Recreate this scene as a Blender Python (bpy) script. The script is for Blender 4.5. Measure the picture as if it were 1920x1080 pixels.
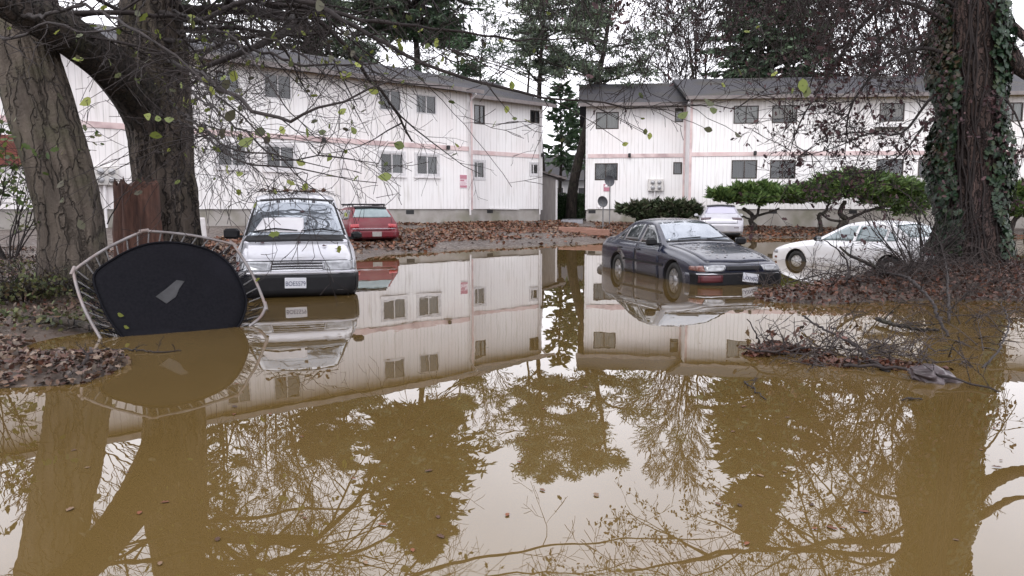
import bpy, bmesh, math, random
import numpy as np
from mathutils import Vector, Matrix, noise
from mathutils.bvhtree import BVHTree

for o in list(bpy.data.objects): bpy.data.objects.remove(o)
SC = bpy.context.scene
COL = SC.collection
R = math.radians
# ---------------------------------------------------------------- camera
HC = 1.3; FPX = 1400.0; PITCH = R(6.04)
cd = bpy.data.cameras.new('camera'); cam = bpy.data.objects.new('camera', cd); COL.objects.link(cam)
cam.location = (0, 0, HC); cam.rotation_euler = (R(90) - PITCH, 0, 0)
cd.sensor_width = 36; cd.lens = 36 * FPX / 1920; cd.clip_start = .05; cd.clip_end = 1500
SC.camera = cam
# ---------------------------------------------------------------- sky (overcast) and soft sun
SUN_EL, SUN_AZ = R(48), R(200)
w = bpy.data.worlds.new("World"); SC.world = w; w.use_nodes = True
nt = w.node_tree; nt.nodes.clear()
sky = nt.nodes.new('ShaderNodeTexSky'); sky.sky_type = 'NISHITA'; sky.sun_disc = False
sky.sun_elevation = SUN_EL; sky.sun_rotation = SUN_AZ
hs = nt.nodes.new('ShaderNodeHueSaturation'); hs.inputs['Saturation'].default_value = .35
cl = nt.nodes.new('ShaderNodeTexNoise'); cl.inputs['Scale'].default_value = 3.0; cl.inputs['Detail'].default_value = 5
rp = nt.nodes.new('ShaderNodeValToRGB')
rp.color_ramp.elements[0].position = .3; rp.color_ramp.elements[0].color = (10.6, 10.5, 11.3, 1)
rp.color_ramp.elements[1].position = .75; rp.color_ramp.elements[1].color = (14.2, 14.1, 15.0, 1)
mx = nt.nodes.new('ShaderNodeMix'); mx.data_type = 'RGBA'; mx.inputs[0].default_value = .93
bg = nt.nodes.new('ShaderNodeBackground'); bg.inputs['Strength'].default_value = .1
ow = nt.nodes.new('ShaderNodeOutputWorld')
L = nt.links.new
L(sky.outputs[0], hs.inputs['Color']); L(hs.outputs[0], mx.inputs[6])
L(cl.outputs['Fac'], rp.inputs[0]); L(rp.outputs[0], mx.inputs[7]); L(mx.outputs[2], bg.inputs[0]); L(bg.outputs[0], ow.inputs[0])
sd = bpy.data.lights.new('sun', 'SUN'); sd.energy = .7; sd.angle = R(25); sd.color = (1, .97, .93)
so = bpy.data.objects.new('sun', sd); COL.objects.link(so)
so.rotation_euler = (R(90) - SUN_EL, 0, math.pi - SUN_AZ)
SC.view_settings.view_transform = 'Standard'; SC.view_settings.look = 'None'
SC.view_settings.exposure = 0.93; SC.view_settings.gamma = 1; SC.view_settings.use_curve_mapping = False
SC.render.engine = 'CYCLES'
SC.cycles.use_denoising = True; SC.cycles.max_bounces = 6; SC.cycles.diffuse_bounces = 3
SC.cycles.glossy_bounces = 4; SC.cycles.transmission_bounces = 2; SC.cycles.caustics_reflective = False
# ---------------------------------------------------------------- pixel -> world (where things stand)
CP, SP = math.cos(PITCH), math.sin(PITCH)
def ray(u, v):
    xc = (u - 960) / FPX; yc = -(v - 540) / FPX
    d = Vector((xc, CP + yc * SP, yc * CP - SP)); return d / d.y
def at(u, v, Y): return Vector((0, 0, HC)) + ray(u, v) * Y
def onz(u, v, z=0.0):
    d = ray(u, v); t = (z - HC) / d.z; return Vector((0, 0, HC)) + d * t
# ---------------------------------------------------------------- mesh helpers
class MB:
    def __init__(s): s.v = []; s.f = []; s.sm = []
    def add(s, vs, fs, smooth=False):
        b = len(s.v); s.v += [tuple(p) for p in vs]; s.f += [tuple(b + i for i in f) for f in fs]; s.sm += [smooth] * len(fs); return s
    def box(s, x0, x1, y0, y1, z0, z1, M=None):
        vs = [Vector((x, y, z)) for z in (z0, z1) for y in (y0, y1) for x in (x0, x1)]
        if M: vs = [M @ p for p in vs]
        return s.add(vs, [(0, 2, 3, 1), (4, 5, 7, 6), (0, 1, 5, 4), (2, 6, 7, 3), (0, 4, 6, 2), (1, 3, 7, 5)])
    def bbox(s, x0, x1, y0, y1, z0, z1, b=.01, M=None):   # chamfered box
        cx, cy, cz = (x0 + x1) / 2, (y0 + y1) / 2, (z0 + z1) / 2; hx, hy, hz = (x1 - x0) / 2, (y1 - y0) / 2, (z1 - z0) / 2
        rings = []
        for (zz, ins) in ((-hz, b), (-hz + b, 0), (hz - b, 0), (hz, b)):
            X, Y = hx - ins, hy - ins; c = b
            ring = [(-X + c, -Y), (X - c, -Y), (X, -Y + c), (X, Y - c), (X - c, Y), (-X + c, Y), (-X, Y - c), (-X, -Y + c)]
            rings.append([Vector((cx + a, cy + e, cz + zz)) for a, e in ring])
        if M: rings = [[M @ p for p in r] for r in rings]
        return s.loft(rings, smooth=False)
    def loft(s, rings, smooth=True, cap=True, closed=True):
        n = len(rings[0]); vs = [p for r in rings for p in r]; fs = []
        for i in range(len(rings) - 1):
            for j in range(n if closed else n - 1):
                k = (j + 1) % n; fs.append((i * n + j, i * n + k, (i + 1) * n + k, (i + 1) * n + j))
        s.add(vs, fs, smooth)
        if cap and closed:
            s.add(rings[0], [tuple(reversed(range(n)))]); s.add(rings[-1], [tuple(range(n))])
        return s
    def tube(s, pts, rad, n=6, smooth=True, cap=True):
        pts = [Vector(p) for p in pts]
        if not hasattr(rad, '__len__'): rad = [rad] * len(pts)
        up = Vector((0, 0, 1)); t0 = (pts[1] - pts[0]).normalized()
        a = t0.cross(up)
        if a.length < .1: a = t0.cross(Vector((1, 0, 0)))
        a.normalize(); rings = []
        for i, p in enumerate(pts):
            t = (pts[min(i + 1, len(pts) - 1)] - pts[max(i - 1, 0)]).normalized()
            a = (a - t * a.dot(t)).normalized(); b = t.cross(a)
            rings.append([p + (a * math.cos(2 * math.pi * k / n) + b * math.sin(2 * math.pi * k / n)) * rad[i] for k in range(n)])
        return s.loft(rings, smooth, cap)
    def lathe(s, prof, n=24, M=None, smooth=True, closed=False):   # prof (r, y) about the y axis
        rings = [[Vector((r * math.cos(2 * math.pi * k / n), y, r * math.sin(2 * math.pi * k / n))) for k in range(n)] for r, y in prof]
        if M: rings = [[M @ p for p in r] for r in rings]
        return s.loft(rings, smooth, cap=not closed)
    def prism(s, poly, y0, y1, M=None):   # poly in (x,z), extruded along y
        n = len(poly); vs = [Vector((a, y0, b)) for a, b in poly] + [Vector((a, y1, b)) for a, b in poly]
        if M: vs = [M @ p for p in vs]
        return s.add(vs, [tuple(range(n)), tuple(reversed(range(n, 2 * n)))] + [(i, i + n, (i + 1) % n + n, (i + 1) % n) for i in range(n)])
    def build(s, name, mat, parent=None, fix=True):
        me = bpy.data.meshes.new(name); me.from_pydata(s.v, [], s.f); me.update()
        me.polygons.foreach_set('use_smooth', s.sm)
        if fix:
            bm = bmesh.new(); bm.from_mesh(me); bmesh.ops.recalc_face_normals(bm, faces=bm.faces); bm.to_mesh(me); bm.free()
        me.materials.append(mat); o = bpy.data.objects.new(name, me); COL.objects.link(o)
        if parent: o.parent = parent
        return o
def planes(name, C, A, B, poly, mat, parent=None, Cn=None):
    """many small polygons: centre C, axes A and B (scaled), poly (k,2[,3])"""
    C, A, B = np.asarray(C, float), np.asarray(A, float), np.asarray(B, float); N = len(C); poly = np.asarray(poly, float); k = len(poly)
    V = C[:, None, :] + poly[None, :, 0, None] * A[:, None, :] + poly[None, :, 1, None] * B[:, None, :]
    if poly.shape[1] == 3:
        Nn = np.cross(A, B); Nn /= (np.linalg.norm(Nn, axis=1)[:, None] + 1e-9); Nn *= np.linalg.norm(A, axis=1)[:, None]
        V = V + poly[None, :, 2, None] * Nn[:, None, :]
    me = bpy.data.meshes.new(name); me.vertices.add(N * k); me.vertices.foreach_set('co', V.reshape(-1))
    me.loops.add(N * k); me.loops.foreach_set('vertex_index', np.arange(N * k, dtype=np.int32))
    me.polygons.add(N); me.polygons.foreach_set('loop_start', np.arange(N, dtype=np.int32) * k)
    try: me.polygons.foreach_set('loop_total', np.full(N, k, dtype=np.int32))
    except Exception: pass
    me.update(calc_edges=True); me.materials.append(mat)
    o = bpy.data.objects.new(name, me); COL.objects.link(o)
    if parent: o.parent = parent
    return o
RNG = np.random.default_rng(7)
def unit(n, rng=RNG):
    v = rng.normal(size=(n, 3)); return v / np.linalg.norm(v, axis=1)[:, None]
LEAF = [(-.5, 0, .0), (-.25, .25, .05), (.0, .20, .03), (.15, .30, .07), (.55, 0, .02), (.15, -.30, .07), (.0, -.20, .03), (-.25, -.25, .05)]
QUAD = [(-.5, -.25), (.5, -.12), (.5, .12), (-.5, .25)]
KITE = [(-.5, 0), (0, .3), (.5, 0), (0, -.3)]
def leaves(name, C, size, mat, parent=None, shape=LEAF, flat=0.0, rng=RNG, hang=0.0):
    n = len(C); A = unit(n, rng); T = unit(n, rng)
    if flat: A[:, 2] *= (1 - flat); T[:, 2] *= (1 - flat)
    if hang: A = A * (1 - hang) + np.array([0, 0, -1.0]) * hang
    A /= np.linalg.norm(A, axis=1)[:, None]; T = T - A * (A * T).sum(1)[:, None]; T /= np.linalg.norm(T, axis=1)[:, None]
    s = (size * rng.uniform(.6, 1.25, n))[:, None]
    return planes(name, C, A * s, T * s, shape, mat, parent)
def empty(name, loc=(0, 0, 0), rz=0.0, ry=0.0):
    o = bpy.data.objects.new(name, None); COL.objects.link(o); o.location = loc; o.rotation_euler = (0, ry, rz); o.empty_display_size = .2; return o
def tag(o, label=None, cat=None, group=None, kind=None):
    if label: o['label'] = label
    if cat: o['category'] = cat
    if group: o['group'] = group
    if kind: o['kind'] = kind
    return o
def children(o): return [c for c in bpy.data.objects if c.parent == o]
def copy_tree(o, parent=None):
    c = o.copy(); COL.objects.link(c)
    if parent: c.parent = parent
    for ch in children(o): copy_tree(ch, c)
    return c
# ---------------------------------------------------------------- materials
def pbr(name, c1, c2=None, scale=4.0, rough=.7, metal=0.0, bump=0.0, bscale=None, coat=0.0, stretch=(1, 1, 1), island=None, ior=1.45, contrast=.2, rough2=None, c3=None, s3=.6, trans=0.0, detail=5):
    m = bpy.data.materials.new(name); m.use_nodes = True; nt = m.node_tree; N = nt.nodes; L = nt.links.new
    b = N['Principled BSDF']; b.inputs['Roughness'].default_value = rough; b.inputs['Metallic'].default_value = metal
    b.inputs['IOR'].default_value = ior; b.inputs['Coat Weight'].default_value = coat; b.inputs['Coat Roughness'].default_value = .06
    b.inputs['Base Color'].default_value = (*c1, 1)
    tc = N.new('ShaderNodeTexCoord'); mp = N.new('ShaderNodeMapping'); mp.inputs['Scale'].default_value = stretch; L(tc.outputs['Object'], mp.inputs[0])
    col = None
    if island:
        g = N.new('ShaderNodeNewGeometry'); r = N.new('ShaderNodeValToRGB'); e = r.color_ramp.elements
        while len(e) < len(island): e.new(.5)
        for i, c in enumerate(island): e[i].position = i / (len(island) - 1); e[i].color = (*c, 1)
        L(g.outputs['Random Per Island'], r.inputs[0]); col = r.outputs[0]
    elif c2:
        n = N.new('ShaderNodeTexNoise'); n.inputs['Scale'].default_value = scale; n.inputs['Detail'].default_value = detail; L(mp.outputs[0], n.inputs['Vector'])
        r = N.new('ShaderNodeValToRGB'); e = r.color_ramp.elements; e[0].position = .5 - contrast; e[1].position = .5 + contrast
        e[0].color = (*c1, 1); e[1].color = (*c2, 1); L(n.outputs['Fac'], r.inputs[0]); col = r.outputs[0]
    if c3 and col:
        n = N.new('ShaderNodeTexNoise'); n.inputs['Scale'].default_value = s3; n.inputs['Detail'].default_value = 3; L(tc.outputs['Object'], n.inputs['Vector'])
        r = N.new('ShaderNodeValToRGB'); r.color_ramp.elements[0].position = .5; r.color_ramp.elements[1].position = .68; L(n.outputs['Fac'], r.inputs[0])
        x = N.new('ShaderNodeMix'); x.data_type = 'RGBA'; L(r.outputs[0], x.inputs[0]); L(col, x.inputs[6]); x.inputs[7].default_value = (*c3, 1); col = x.outputs[2]
    if col: L(col, b.inputs['Base Color'])
    if bump:
        n = N.new('ShaderNodeTexNoise'); n.inputs['Scale'].default_value = bscale or scale * 2; n.inputs['Detail'].default_value = 6; L(mp.outputs[0], n.inputs['Vector'])
        u = N.new('ShaderNodeBump'); u.inputs['Strength'].default_value = bump; u.inputs['Distance'].default_value = .03; L(n.outputs['Fac'], u.inputs['Height']); L(u.outputs[0], b.inputs['Normal'])
        if rough2 is not None:
            mr = N.new('ShaderNodeMapRange'); mr.inputs[3].default_value = rough; mr.inputs[4].default_value = rough2; mr.inputs[1].default_value = .35; mr.inputs[2].default_value = .65
            L(n.outputs['Fac'], mr.inputs[0]); L(mr.outputs[0], b.inputs['Roughness'])
    if trans:
        t = N.new('ShaderNodeBsdfTranslucent'); t.inputs[0].default_value = (*[min(1, c * 1.3) for c in (island[0] if island else c1)], 1)
        if col: L(col, t.inputs[0])
        ms = N.new('ShaderNodeMixShader'); ms.inputs[0].default_value = trans; L(b.outputs[0], ms.inputs[1]); L(t.outputs[0], ms.inputs[2]); L(ms.outputs[0], N['Material Output'].inputs[0])
    return m
# ---------------------------------------------------------------- terrain
def poly_sdf(P, poly):
    """signed distance, positive inside"""
    poly = np.asarray(poly, float); d = np.full(len(P), 1e9); ins = np.zeros(len(P), bool); n = len(poly)
    for i in range(n):
        a, b = poly[i], poly[(i + 1) % n]; e = b - a; t = np.clip(((P - a) @ e) / (e @ e), 0, 1)
        d = np.minimum(d, np.linalg.norm(P - (a + t[:, None] * e), axis=1))
        c = (a[1] > P[:, 1]) != (b[1] > P[:, 1])
        with np.errstate(divide='ignore', invalid='ignore'):
            xi = a[0] + (P[:, 1] - a[1]) * e[0] / (e[1] if e[1] else 1e-9)
        ins ^= c & (P[:, 0] < xi)
    return np.where(ins, d, -d)
SHORE = [(-400, 4.6), (-12, 4.7), (-4.1, 5.1), (-3.3, 5.5), (-3.45, 6.0), (-4.45, 6.9), (-4.55, 7.6), (-4.55, 9), (-4.7, 12), (-4.5, 16), (-4.0, 19.3), (-3.4, 21.8), (-1.1, 25.2), (.8, 26.8), (2.6, 28.2), (4.4, 30.5), (8.3, 33.6), (12, 34.3), (18, 34.6), (40, 34.5), (400, 33), (400, 500), (-400, 500)]
ISLE = [(6.9, 14.4), (6.2, 12.9), (5.0, 11.9), (4.0, 11.2), (3.75, 10.6), (4.3, 10.2), (5.2, 10.5), (6.2, 10.8), (7.3, 10.5), (8.6, 10.6), (10.2, 11.4), (11.6, 12.6), (11.6, 14.5), (9.8, 15.6), (7.8, 15.4)]
def heights(P):
    P = np.asarray(P, float); a = poly_sdf(P, SHORE); b = poly_sdf(P, ISLE)
    nz = np.array([noise.fractal(Vector((p[0] * .5, p[1] * .5, 0)), 1, 2, 3) if (-20 < p[0] < 30 and 3 < p[1] < 48) else 0 for p in P])
    a = a + nz * .28; b = b + nz * .22
    ha = np.where(a > 0, .10 * (1 - np.exp(-a / .7)) + .055 * a, .12 * a); ha = np.minimum(ha, .62)
    hb = np.where(b > 0, .10 * (1 - np.exp(-b / .4)) + .10 * b, .16 * b); hb = np.minimum(hb, .22)
    return np.maximum(np.maximum(ha, hb), -.55) + nz * .02
def hgt(x, y): return float(heights(np.array([[x, y]]))[0])
# ================================================================ GROUND + WATER
xs = np.concatenate([np.linspace(-400, -30, 12), np.linspace(-26, -10, 24), np.arange(-9.6, 14, .22), np.linspace(14.5, 32, 36), np.linspace(36, 400, 12)])
ys = np.concatenate([np.linspace(-60, 2, 6), np.arange(3.5, 30, .22), np.arange(30.4, 50, .5), np.linspace(55, 400, 14)])
GX, GY = np.meshgrid(xs, ys); PP = np.stack([GX.ravel(), GY.ravel()], 1); HH = heights(PP)
nx, ny = len(xs), len(ys)
me = bpy.data.meshes.new('ground'); I = np.arange(nx * ny).reshape(ny, nx)
F = np.stack([I[:-1, :-1].ravel(), I[:-1, 1:].ravel(), I[1:, 1:].ravel(), I[1:, :-1].ravel()], 1)
me.from_pydata(np.column_stack([PP, HH]).tolist(), [], F.tolist()); me.update(); me.polygons.foreach_set('use_smooth', [True] * len(me.polygons))
M_ground = pbr('wet_mud', (.038, .027, .020), (.095, .072, .058), scale=1.3, rough=.25, bump=.6, bscale=9, rough2=.8, c3=(.05, .035, .028), s3=.35)
me.materials.append(M_ground); go = bpy.data.objects.new('ground', me); COL.objects.link(go); tag(go, 'wet muddy leaf strewn ground around the flooded car park', kind='structure')

M_water = bpy.data.materials.new('murky_water'); M_water.use_nodes = True
nt = M_water.node_tree; b = nt.nodes['Principled BSDF']; L = nt.links.new
b.inputs['Roughness'].default_value = .0; b.inputs['IOR'].default_value = 1.78
tc = nt.nodes.new('ShaderNodeTexCoord')
n1 = nt.nodes.new('ShaderNodeTexNoise'); n1.inputs['Scale'].default_value = .35; n1.inputs['Detail'].default_value = 4; L(tc.outputs['Object'], n1.inputs['Vector'])
r1 = nt.nodes.new('ShaderNodeValToRGB'); r1.color_ramp.elements[0].position = .3; r1.color_ramp.elements[1].position = .7
r1.color_ramp.elements[0].color = (.084, .053, .0165, 1); r1.color_ramp.elements[1].color = (.108, .071, .026, 1); L(n1.outputs['Fac'], r1.inputs[0]); L(r1.outputs[0], b.inputs['Base Color'])
mp = nt.nodes.new('ShaderNodeMapping'); mp.inputs['Scale'].default_value = (1, .45, 1); L(tc.outputs['Object'], mp.inputs[0])
n2 = nt.nodes.new('ShaderNodeTexNoise'); n2.inputs['Scale'].default_value = 2.2; n2.inputs['Detail'].default_value = 3; L(mp.outputs[0], n2.inputs['Vector'])
bu = nt.nodes.new('ShaderNodeBump'); bu.inputs['Strength'].default_value = .09; bu.inputs['Distance'].default_value = .012; L(n2.outputs['Fac'], bu.inputs['Height']); L(bu.outputs[0], b.inputs['Normal'])
wo = MB(); wo.add([(-300, -60, 0), (300, -60, 0), (300, 60, 0), (-300, 60, 0)], [(0, 1, 2, 3)])
tag(wo.build('flood_water', M_water, fix=False), 'brown flood water mirroring the buildings and trees', kind='structure')

# ================================================================ BUILDING MATERIALS
def siding_mat(name, base, dirt, pink):
    m = bpy.data.materials.new(name); m.use_nodes = True; nt = m.node_tree; N = nt.nodes; L = nt.links.new; b = N['Principled BSDF']
    b.inputs['Roughness'].default_value = .6
    tc = N.new('ShaderNodeTexCoord'); sx = N.new('ShaderNodeSeparateXYZ'); L(tc.outputs['Object'], sx.inputs[0])
    def math_(op, a, bb=None, c=None):
        n = N.new('ShaderNodeMath'); n.operation = op
        for i, q in enumerate((a, bb, c)):
            if q is None: continue
            if hasattr(q, 'links'): L(q, n.inputs[i])
            else: n.inputs[i].default_value = q
        return n.outputs[0]
    fr = math_('FRACT', math_('MULTIPLY', sx.outputs[0], 1 / .205)); g = math_('LESS_THAN', fr, .11)
    # uneven visibility of the grooves
    n0 = N.new('ShaderNodeTexNoise'); n0.inputs['Scale'].default_value = 1.1; n0.inputs['Detail'].default_value = 4; mp = N.new('ShaderNodeMapping'); mp.inputs['Scale'].default_value = (3.5, 1, .35); L(tc.outputs['Object'], mp.inputs[0]); L(mp.outputs[0], n0.inputs['Vector'])
    mr = N.new('ShaderNodeMapRange'); mr.inputs[1].default_value = .35; mr.inputs[2].default_value = .65; mr.inputs[3].default_value = .05; mr.inputs[4].default_value = .62; L(n0.outputs['Fac'], mr.inputs[0])
    gf = math_('MULTIPLY', g, mr.outputs[0])
    # streaky stains
    n1 = N.new('ShaderNodeTexNoise'); n1.inputs['Scale'].default_value = 3.0; n1.inputs['Detail'].default_value = 6; mp1 = N.new('ShaderNodeMapping'); mp1.inputs['Scale'].default_value = (2.2, 1, .22); L(tc.outputs['Object'], mp1.inputs[0]); L(mp1.outputs[0], n1.inputs['Vector'])
    r1 = N.new('ShaderNodeValToRGB'); r1.color_ramp.elements[0].position = .55; r1.color_ramp.elements[1].position = .78; r1.color_ramp.elements[1].color = (.75, .75, .75, 1); L(n1.outputs['Fac'], r1.inputs[0])
    n2 = N.new('ShaderNodeTexNoise'); n2.inputs['Scale'].default_value = .45; n2.inputs['Detail'].default_value = 3; L(tc.outputs['Object'], n2.inputs['Vector'])
    r2 = N.new('ShaderNodeValToRGB'); r2.color_ramp.elements[0].position = .42; r2.color_ramp.elements[1].position = .7; r2.color_ramp.elements[1].color = (.7, .7, .7, 1); L(n2.outputs['Fac'], r2.inputs[0])
    def mix(f, a, c):
        x = N.new('ShaderNodeMix'); x.data_type = 'RGBA'; L(f, x.inputs[0])
        for i, q in ((6, a), (7, c)):
            if hasattr(q, 'links'): L(q, x.inputs[i])
            else: x.inputs[i].default_value = (*q, 1)
        return x.outputs[2]
    c = mix(r2.outputs[0], base, pink); c = mix(r1.outputs[0], c, dirt); c = mix(gf, c, (.30, .28, .28)); L(c, b.inputs['Base Color'])
    u = N.new('ShaderNodeBump'); u.inputs['Strength'].default_value = .6; u.inputs['Distance'].default_value = .012; L(math_('SUBTRACT', 1.0, g), u.inputs['Height']); L(u.outputs[0], b.inputs['Normal'])
    return m
M_side = siding_mat('white_siding', (.74, .73, .73), (.48, .455, .42), (.71, .665, .66))
M_trim = pbr('pink_trim', (.54, .39, .385), (.62, .52, .51), scale=2.5, rough=.6, c3=(.40, .30, .30), s3=1.3)
M_trimw = pbr('white_trim', (.70, .68, .69), (.58, .56, .56), scale=6, rough=.5)
M_found = pbr('foundation_block', (.36, .34, .32), (.24, .22, .20), scale=1.4, rough=.85, bump=.3, bscale=20, c3=(.20, .19, .15), s3=.8)
M_roof = pbr('roof_shingle', (.022, .0215, .026), (.042, .040, .048), scale=14, rough=.75, bump=.8, bscale=30, stretch=(1, .35, 1), c3=(.038, .034, .028), s3=.5)
M_fascia = pbr('fascia', (.12, .10, .10), (.19, .17, .165), scale=3, rough=.6)
M_bronze = pbr('bronze_frame', (.06, .05, .045), rough=.4, metal=.5)
M_alu = pbr('white_frame', (.62, .61, .62), (.45, .44, .45), scale=8, rough=.4)
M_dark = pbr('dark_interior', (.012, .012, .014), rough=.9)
M_curt = [pbr('curtain_%s' % n, c, c2, scale=3, rough=.9, stretch=(14, 1, .4)) for n, c, c2 in (('grey', (.16, .16, .17), (.24, .24, .25)), ('pale', (.30, .29, .27), (.42, .40, .38)), ('dark', (.035, .035, .04), (.07, .07, .075)), ('beige', (.22, .19, .16), (.30, .26, .22)), ('night', (.010, .010, .012), (.02, .02, .022)))]
M_black = pbr('black_metal', (.015, .015, .016), rough=.5)
def glass_mat(name, tint=(.9, .95, .95)):
    m = bpy.data.materials.new(name); m.use_nodes = True; nt = m.node_tree; N = nt.nodes
    b = N['Principled BSDF']; g = N.new('ShaderNodeBsdfGlossy'); g.inputs['Roughness'].default_value = .03; t = N.new('ShaderNodeBsdfTransparent'); t.inputs[0].default_value = (*tint, 1)
    f = N.new('ShaderNodeFresnel'); f.inputs[0].default_value = 1.75; x = N.new('ShaderNodeMixShader'); nt.links.new(f.outputs[0], x.inputs[0]); nt.links.new(t.outputs[0], x.inputs[1]); nt.links.new(g.outputs[0], x.inputs[2]); nt.links.new(x.outputs[0], N['Material Output'].inputs[0]); N.remove(b)
    return m
M_glass = glass_mat('window_glass')

class Face:
    """a vertical facade: local x along the wall, y into the building, z up"""
    def __init__(s, X, Y, dx, dy):
        n = math.hypot(dx, dy); s.o = Vector((X, Y, 0)); s.d = Vector((dx / n, dy / n, 0)); s.n = Vector((-dy / n, dx / n, 0)); s.rz = math.atan2(dy, dx)
    def px(s, u, v, off=0.0):
        d = ray(u, v); c = Vector((0, 0, HC)); o = s.o + s.n * off
        t = (o - c).dot(s.n) / d.dot(s.n); p = c + d * t; return ((p - s.o).dot(s.d), p.z)
def wall_with_holes(x0, x1, z0, z1, y, holes, depth=.16):
    m = MB(); X = sorted({x0, x1, *[h[0] for h in holes], *[h[1] for h in holes]}); Z = sorted({z0, z1, *[h[2] for h in holes], *[h[3] for h in holes]})
    X = [a for a in X if x0 <= a <= x1]; Z = [a for a in Z if z0 <= a <= z1]
    for i in range(len(X) - 1):
        for j in range(len(Z) - 1):
            cx, cz = (X[i] + X[i + 1]) / 2, (Z[j] + Z[j + 1]) / 2
            if any(h[0] < cx < h[1] and h[2] < cz < h[3] for h in holes): continue
            m.add([(X[i], y, Z[j]), (X[i + 1], y, Z[j]), (X[i + 1], y, Z[j + 1]), (X[i], y, Z[j + 1])], [(0, 1, 2, 3)])
    for a, b_, c, d in holes:
        m.add([(a, y, c), (b_, y, c), (b_, y, d), (a, y, d), (a, y + depth, c), (b_, y + depth, c), (b_, y + depth, d), (a, y + depth, d)], [(0, 4, 5, 1), (1, 5, 6, 2), (2, 6, 7, 3), (3, 7, 4, 0)])
    return m
def window(root, x0, x1, z0, z1, y, mat, curt, casing=False, sill=False, split=.5, open_dark=False):
    f = MB(); t = .055; ya, yb = y - .012, y + .05
    f.box(x0, x1, ya, yb, z0, z0 + t); f.box(x0, x1, ya, yb, z1 - t, z1); f.box(x0, x0 + t, ya, yb, z0 + t, z1 - t); f.box(x1 - t, x1, ya, yb, z0 + t, z1 - t)
    xm = x0 + (x1 - x0) * split; f.box(xm - .025, xm + .025, ya + .003, yb, z0 + t, z1 - t)
    if casing:
        k = .10; yc = y - .03
        for a in ((x0 - k, x1 + k, z1 + .002, z1 + k), (x0 - k, x1 + k, z0 - k, z0 - .002), (x0 - k, x0 - .002, z0, z1), (x1 + .002, x1 + k, z0, z1)): f.box(a[0], a[1], yc, y - .002, a[2], a[3])
    W = f.build('window', mat, root)
    for i, (a, b_) in enumerate(((x0 + t, xm - .025), (xm + .025, x1 - t))):
        p = MB(); yy = y + .02 + .012 * i; p.add([(a, yy, z0 + t), (b_, yy, z0 + t), (b_, yy, z1 - t), (a, yy, z1 - t)], [(0, 1, 2, 3)]); p.build('pane', M_glass, W, fix=False)
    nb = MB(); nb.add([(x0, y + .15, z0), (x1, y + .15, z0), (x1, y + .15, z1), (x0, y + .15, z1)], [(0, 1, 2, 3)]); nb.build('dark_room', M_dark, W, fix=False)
    cx0, cx1 = {0: (x0, x1), 1: (x0, x1), 2: (xm, x1), 3: (x0 + .0, x1), 4: (x0, x0 + .3 * (x1 - x0))}.get(curt, (x0, x1))
    if curt == 2 and int(abs(x0) * 7) % 2: cx0, cx1 = x0, x0 + .38 * (x1 - x0)
    if mat is M_alu and curt == 0: cx0 = xm
    cz = z0 + (.28 * (z1 - z0) if curt == 3 else 0)
    c = MB(); n = 24
    vs = []
    for i in range(n + 1):
        xx = cx0 + (cx1 - cx0) * i / n; yy = y + .12 + .012 * math.sin(i * 2.1)
        vs += [(xx, yy, cz), (xx, yy, z1)]
    c.add(vs, [(2 * i, 2 * i + 2, 2 * i + 3, 2 * i + 1) for i in range(n)])
    c.build('curtain', M_curt[{2: 0, 4: 2}.get(curt, curt)], W, fix=False)
    if sill:
        s = MB(); s.box(x0 - .14, x1 + .14, y - .07, y - .031 if casing else y - .002, z0 - .16, z0 - .10); s.build('sill', M_trimw, W)
    return W
ZS = 1.3   # bottom of the siding
def gable(root, x0, x1, yf, yr, ze, zr, depth):
    m = MB(); t = .16; yb = 2 * yr - yf
    poly = [(yf, ze), (yr, zr), (yb, ze), (yb, ze - t), (yr, zr - t), (yf, ze - t)]
    n = 6; vs = [(x, a, b_) for x in (x0, x1) for a, b_ in poly]
    m.add(vs, [(i, (i + 1) % n, (i + 1) % n + n, i + n) for i in range(n)] + [(0, 1, 4, 5), (1, 2, 3, 4), (6, 11, 10, 7), (7, 10, 9, 8)])
    return m.build('roof', M_roof, root)

# ================================================================ WEST (left) APARTMENT BUILDING
FL = Face(1.67, 42.5, 1.17, 1.0)
bl = empty('apartment_building', FL.o, FL.rz); tag(bl, 'white apartment block with pink trim receding behind the minivan and the red hatchback', 'apartment building')
def rect(F, b4, off=0.0):
    u0, v0, u1, v1 = b4; um = (u0 + u1) / 2
    xa = F.px(u0, v1, off)[0]; xb = F.px(u1, v1, off)[0]; za = F.px(um, v1, off)[1]; zb = F.px(um, v0, off)[1]; return (xa, xb, za, zb)
S1x = FL.px(886, 390, -1.15)[0]
ZE = 7.02
up = [rect(FL, r) for r in ((889, 197, 909, 233), (994, 207, 1011, 231))]; lo = [rect(FL, r) for r in ((888, 303, 908, 334), (995, 307, 1009, 327))]
wall_with_holes(S1x, 0, ZS, ZE, 0, up + lo).build('wall', M_side, bl)
for r_, c_ in zip(up, (0, 2)): window(bl, *r_, 0, M_bronze, c_, sill=False, split=.55)
for r_, c_ in zip(lo, (4, 2)): window(bl, *r_, 0, M_alu, c_, casing=True, split=.35)
OFF = -1.15; XL = -34.0
L2 = [((403, 135, 449, 177), 2, 0), ((495, 139, 547, 186), 4, 0), ((711, 168, 752, 208), 4, 0), ((780, 178, 818, 214), 2, 0), ((408, 270, 463, 312), 2, 1), ((499, 273, 553, 316), 0, 1), ((713, 287, 757, 326), 0, 1), ((781, 291, 821, 328), 0, 1)]
H2 = [rect(FL, a, OFF) for a, _, _ in L2]
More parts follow.
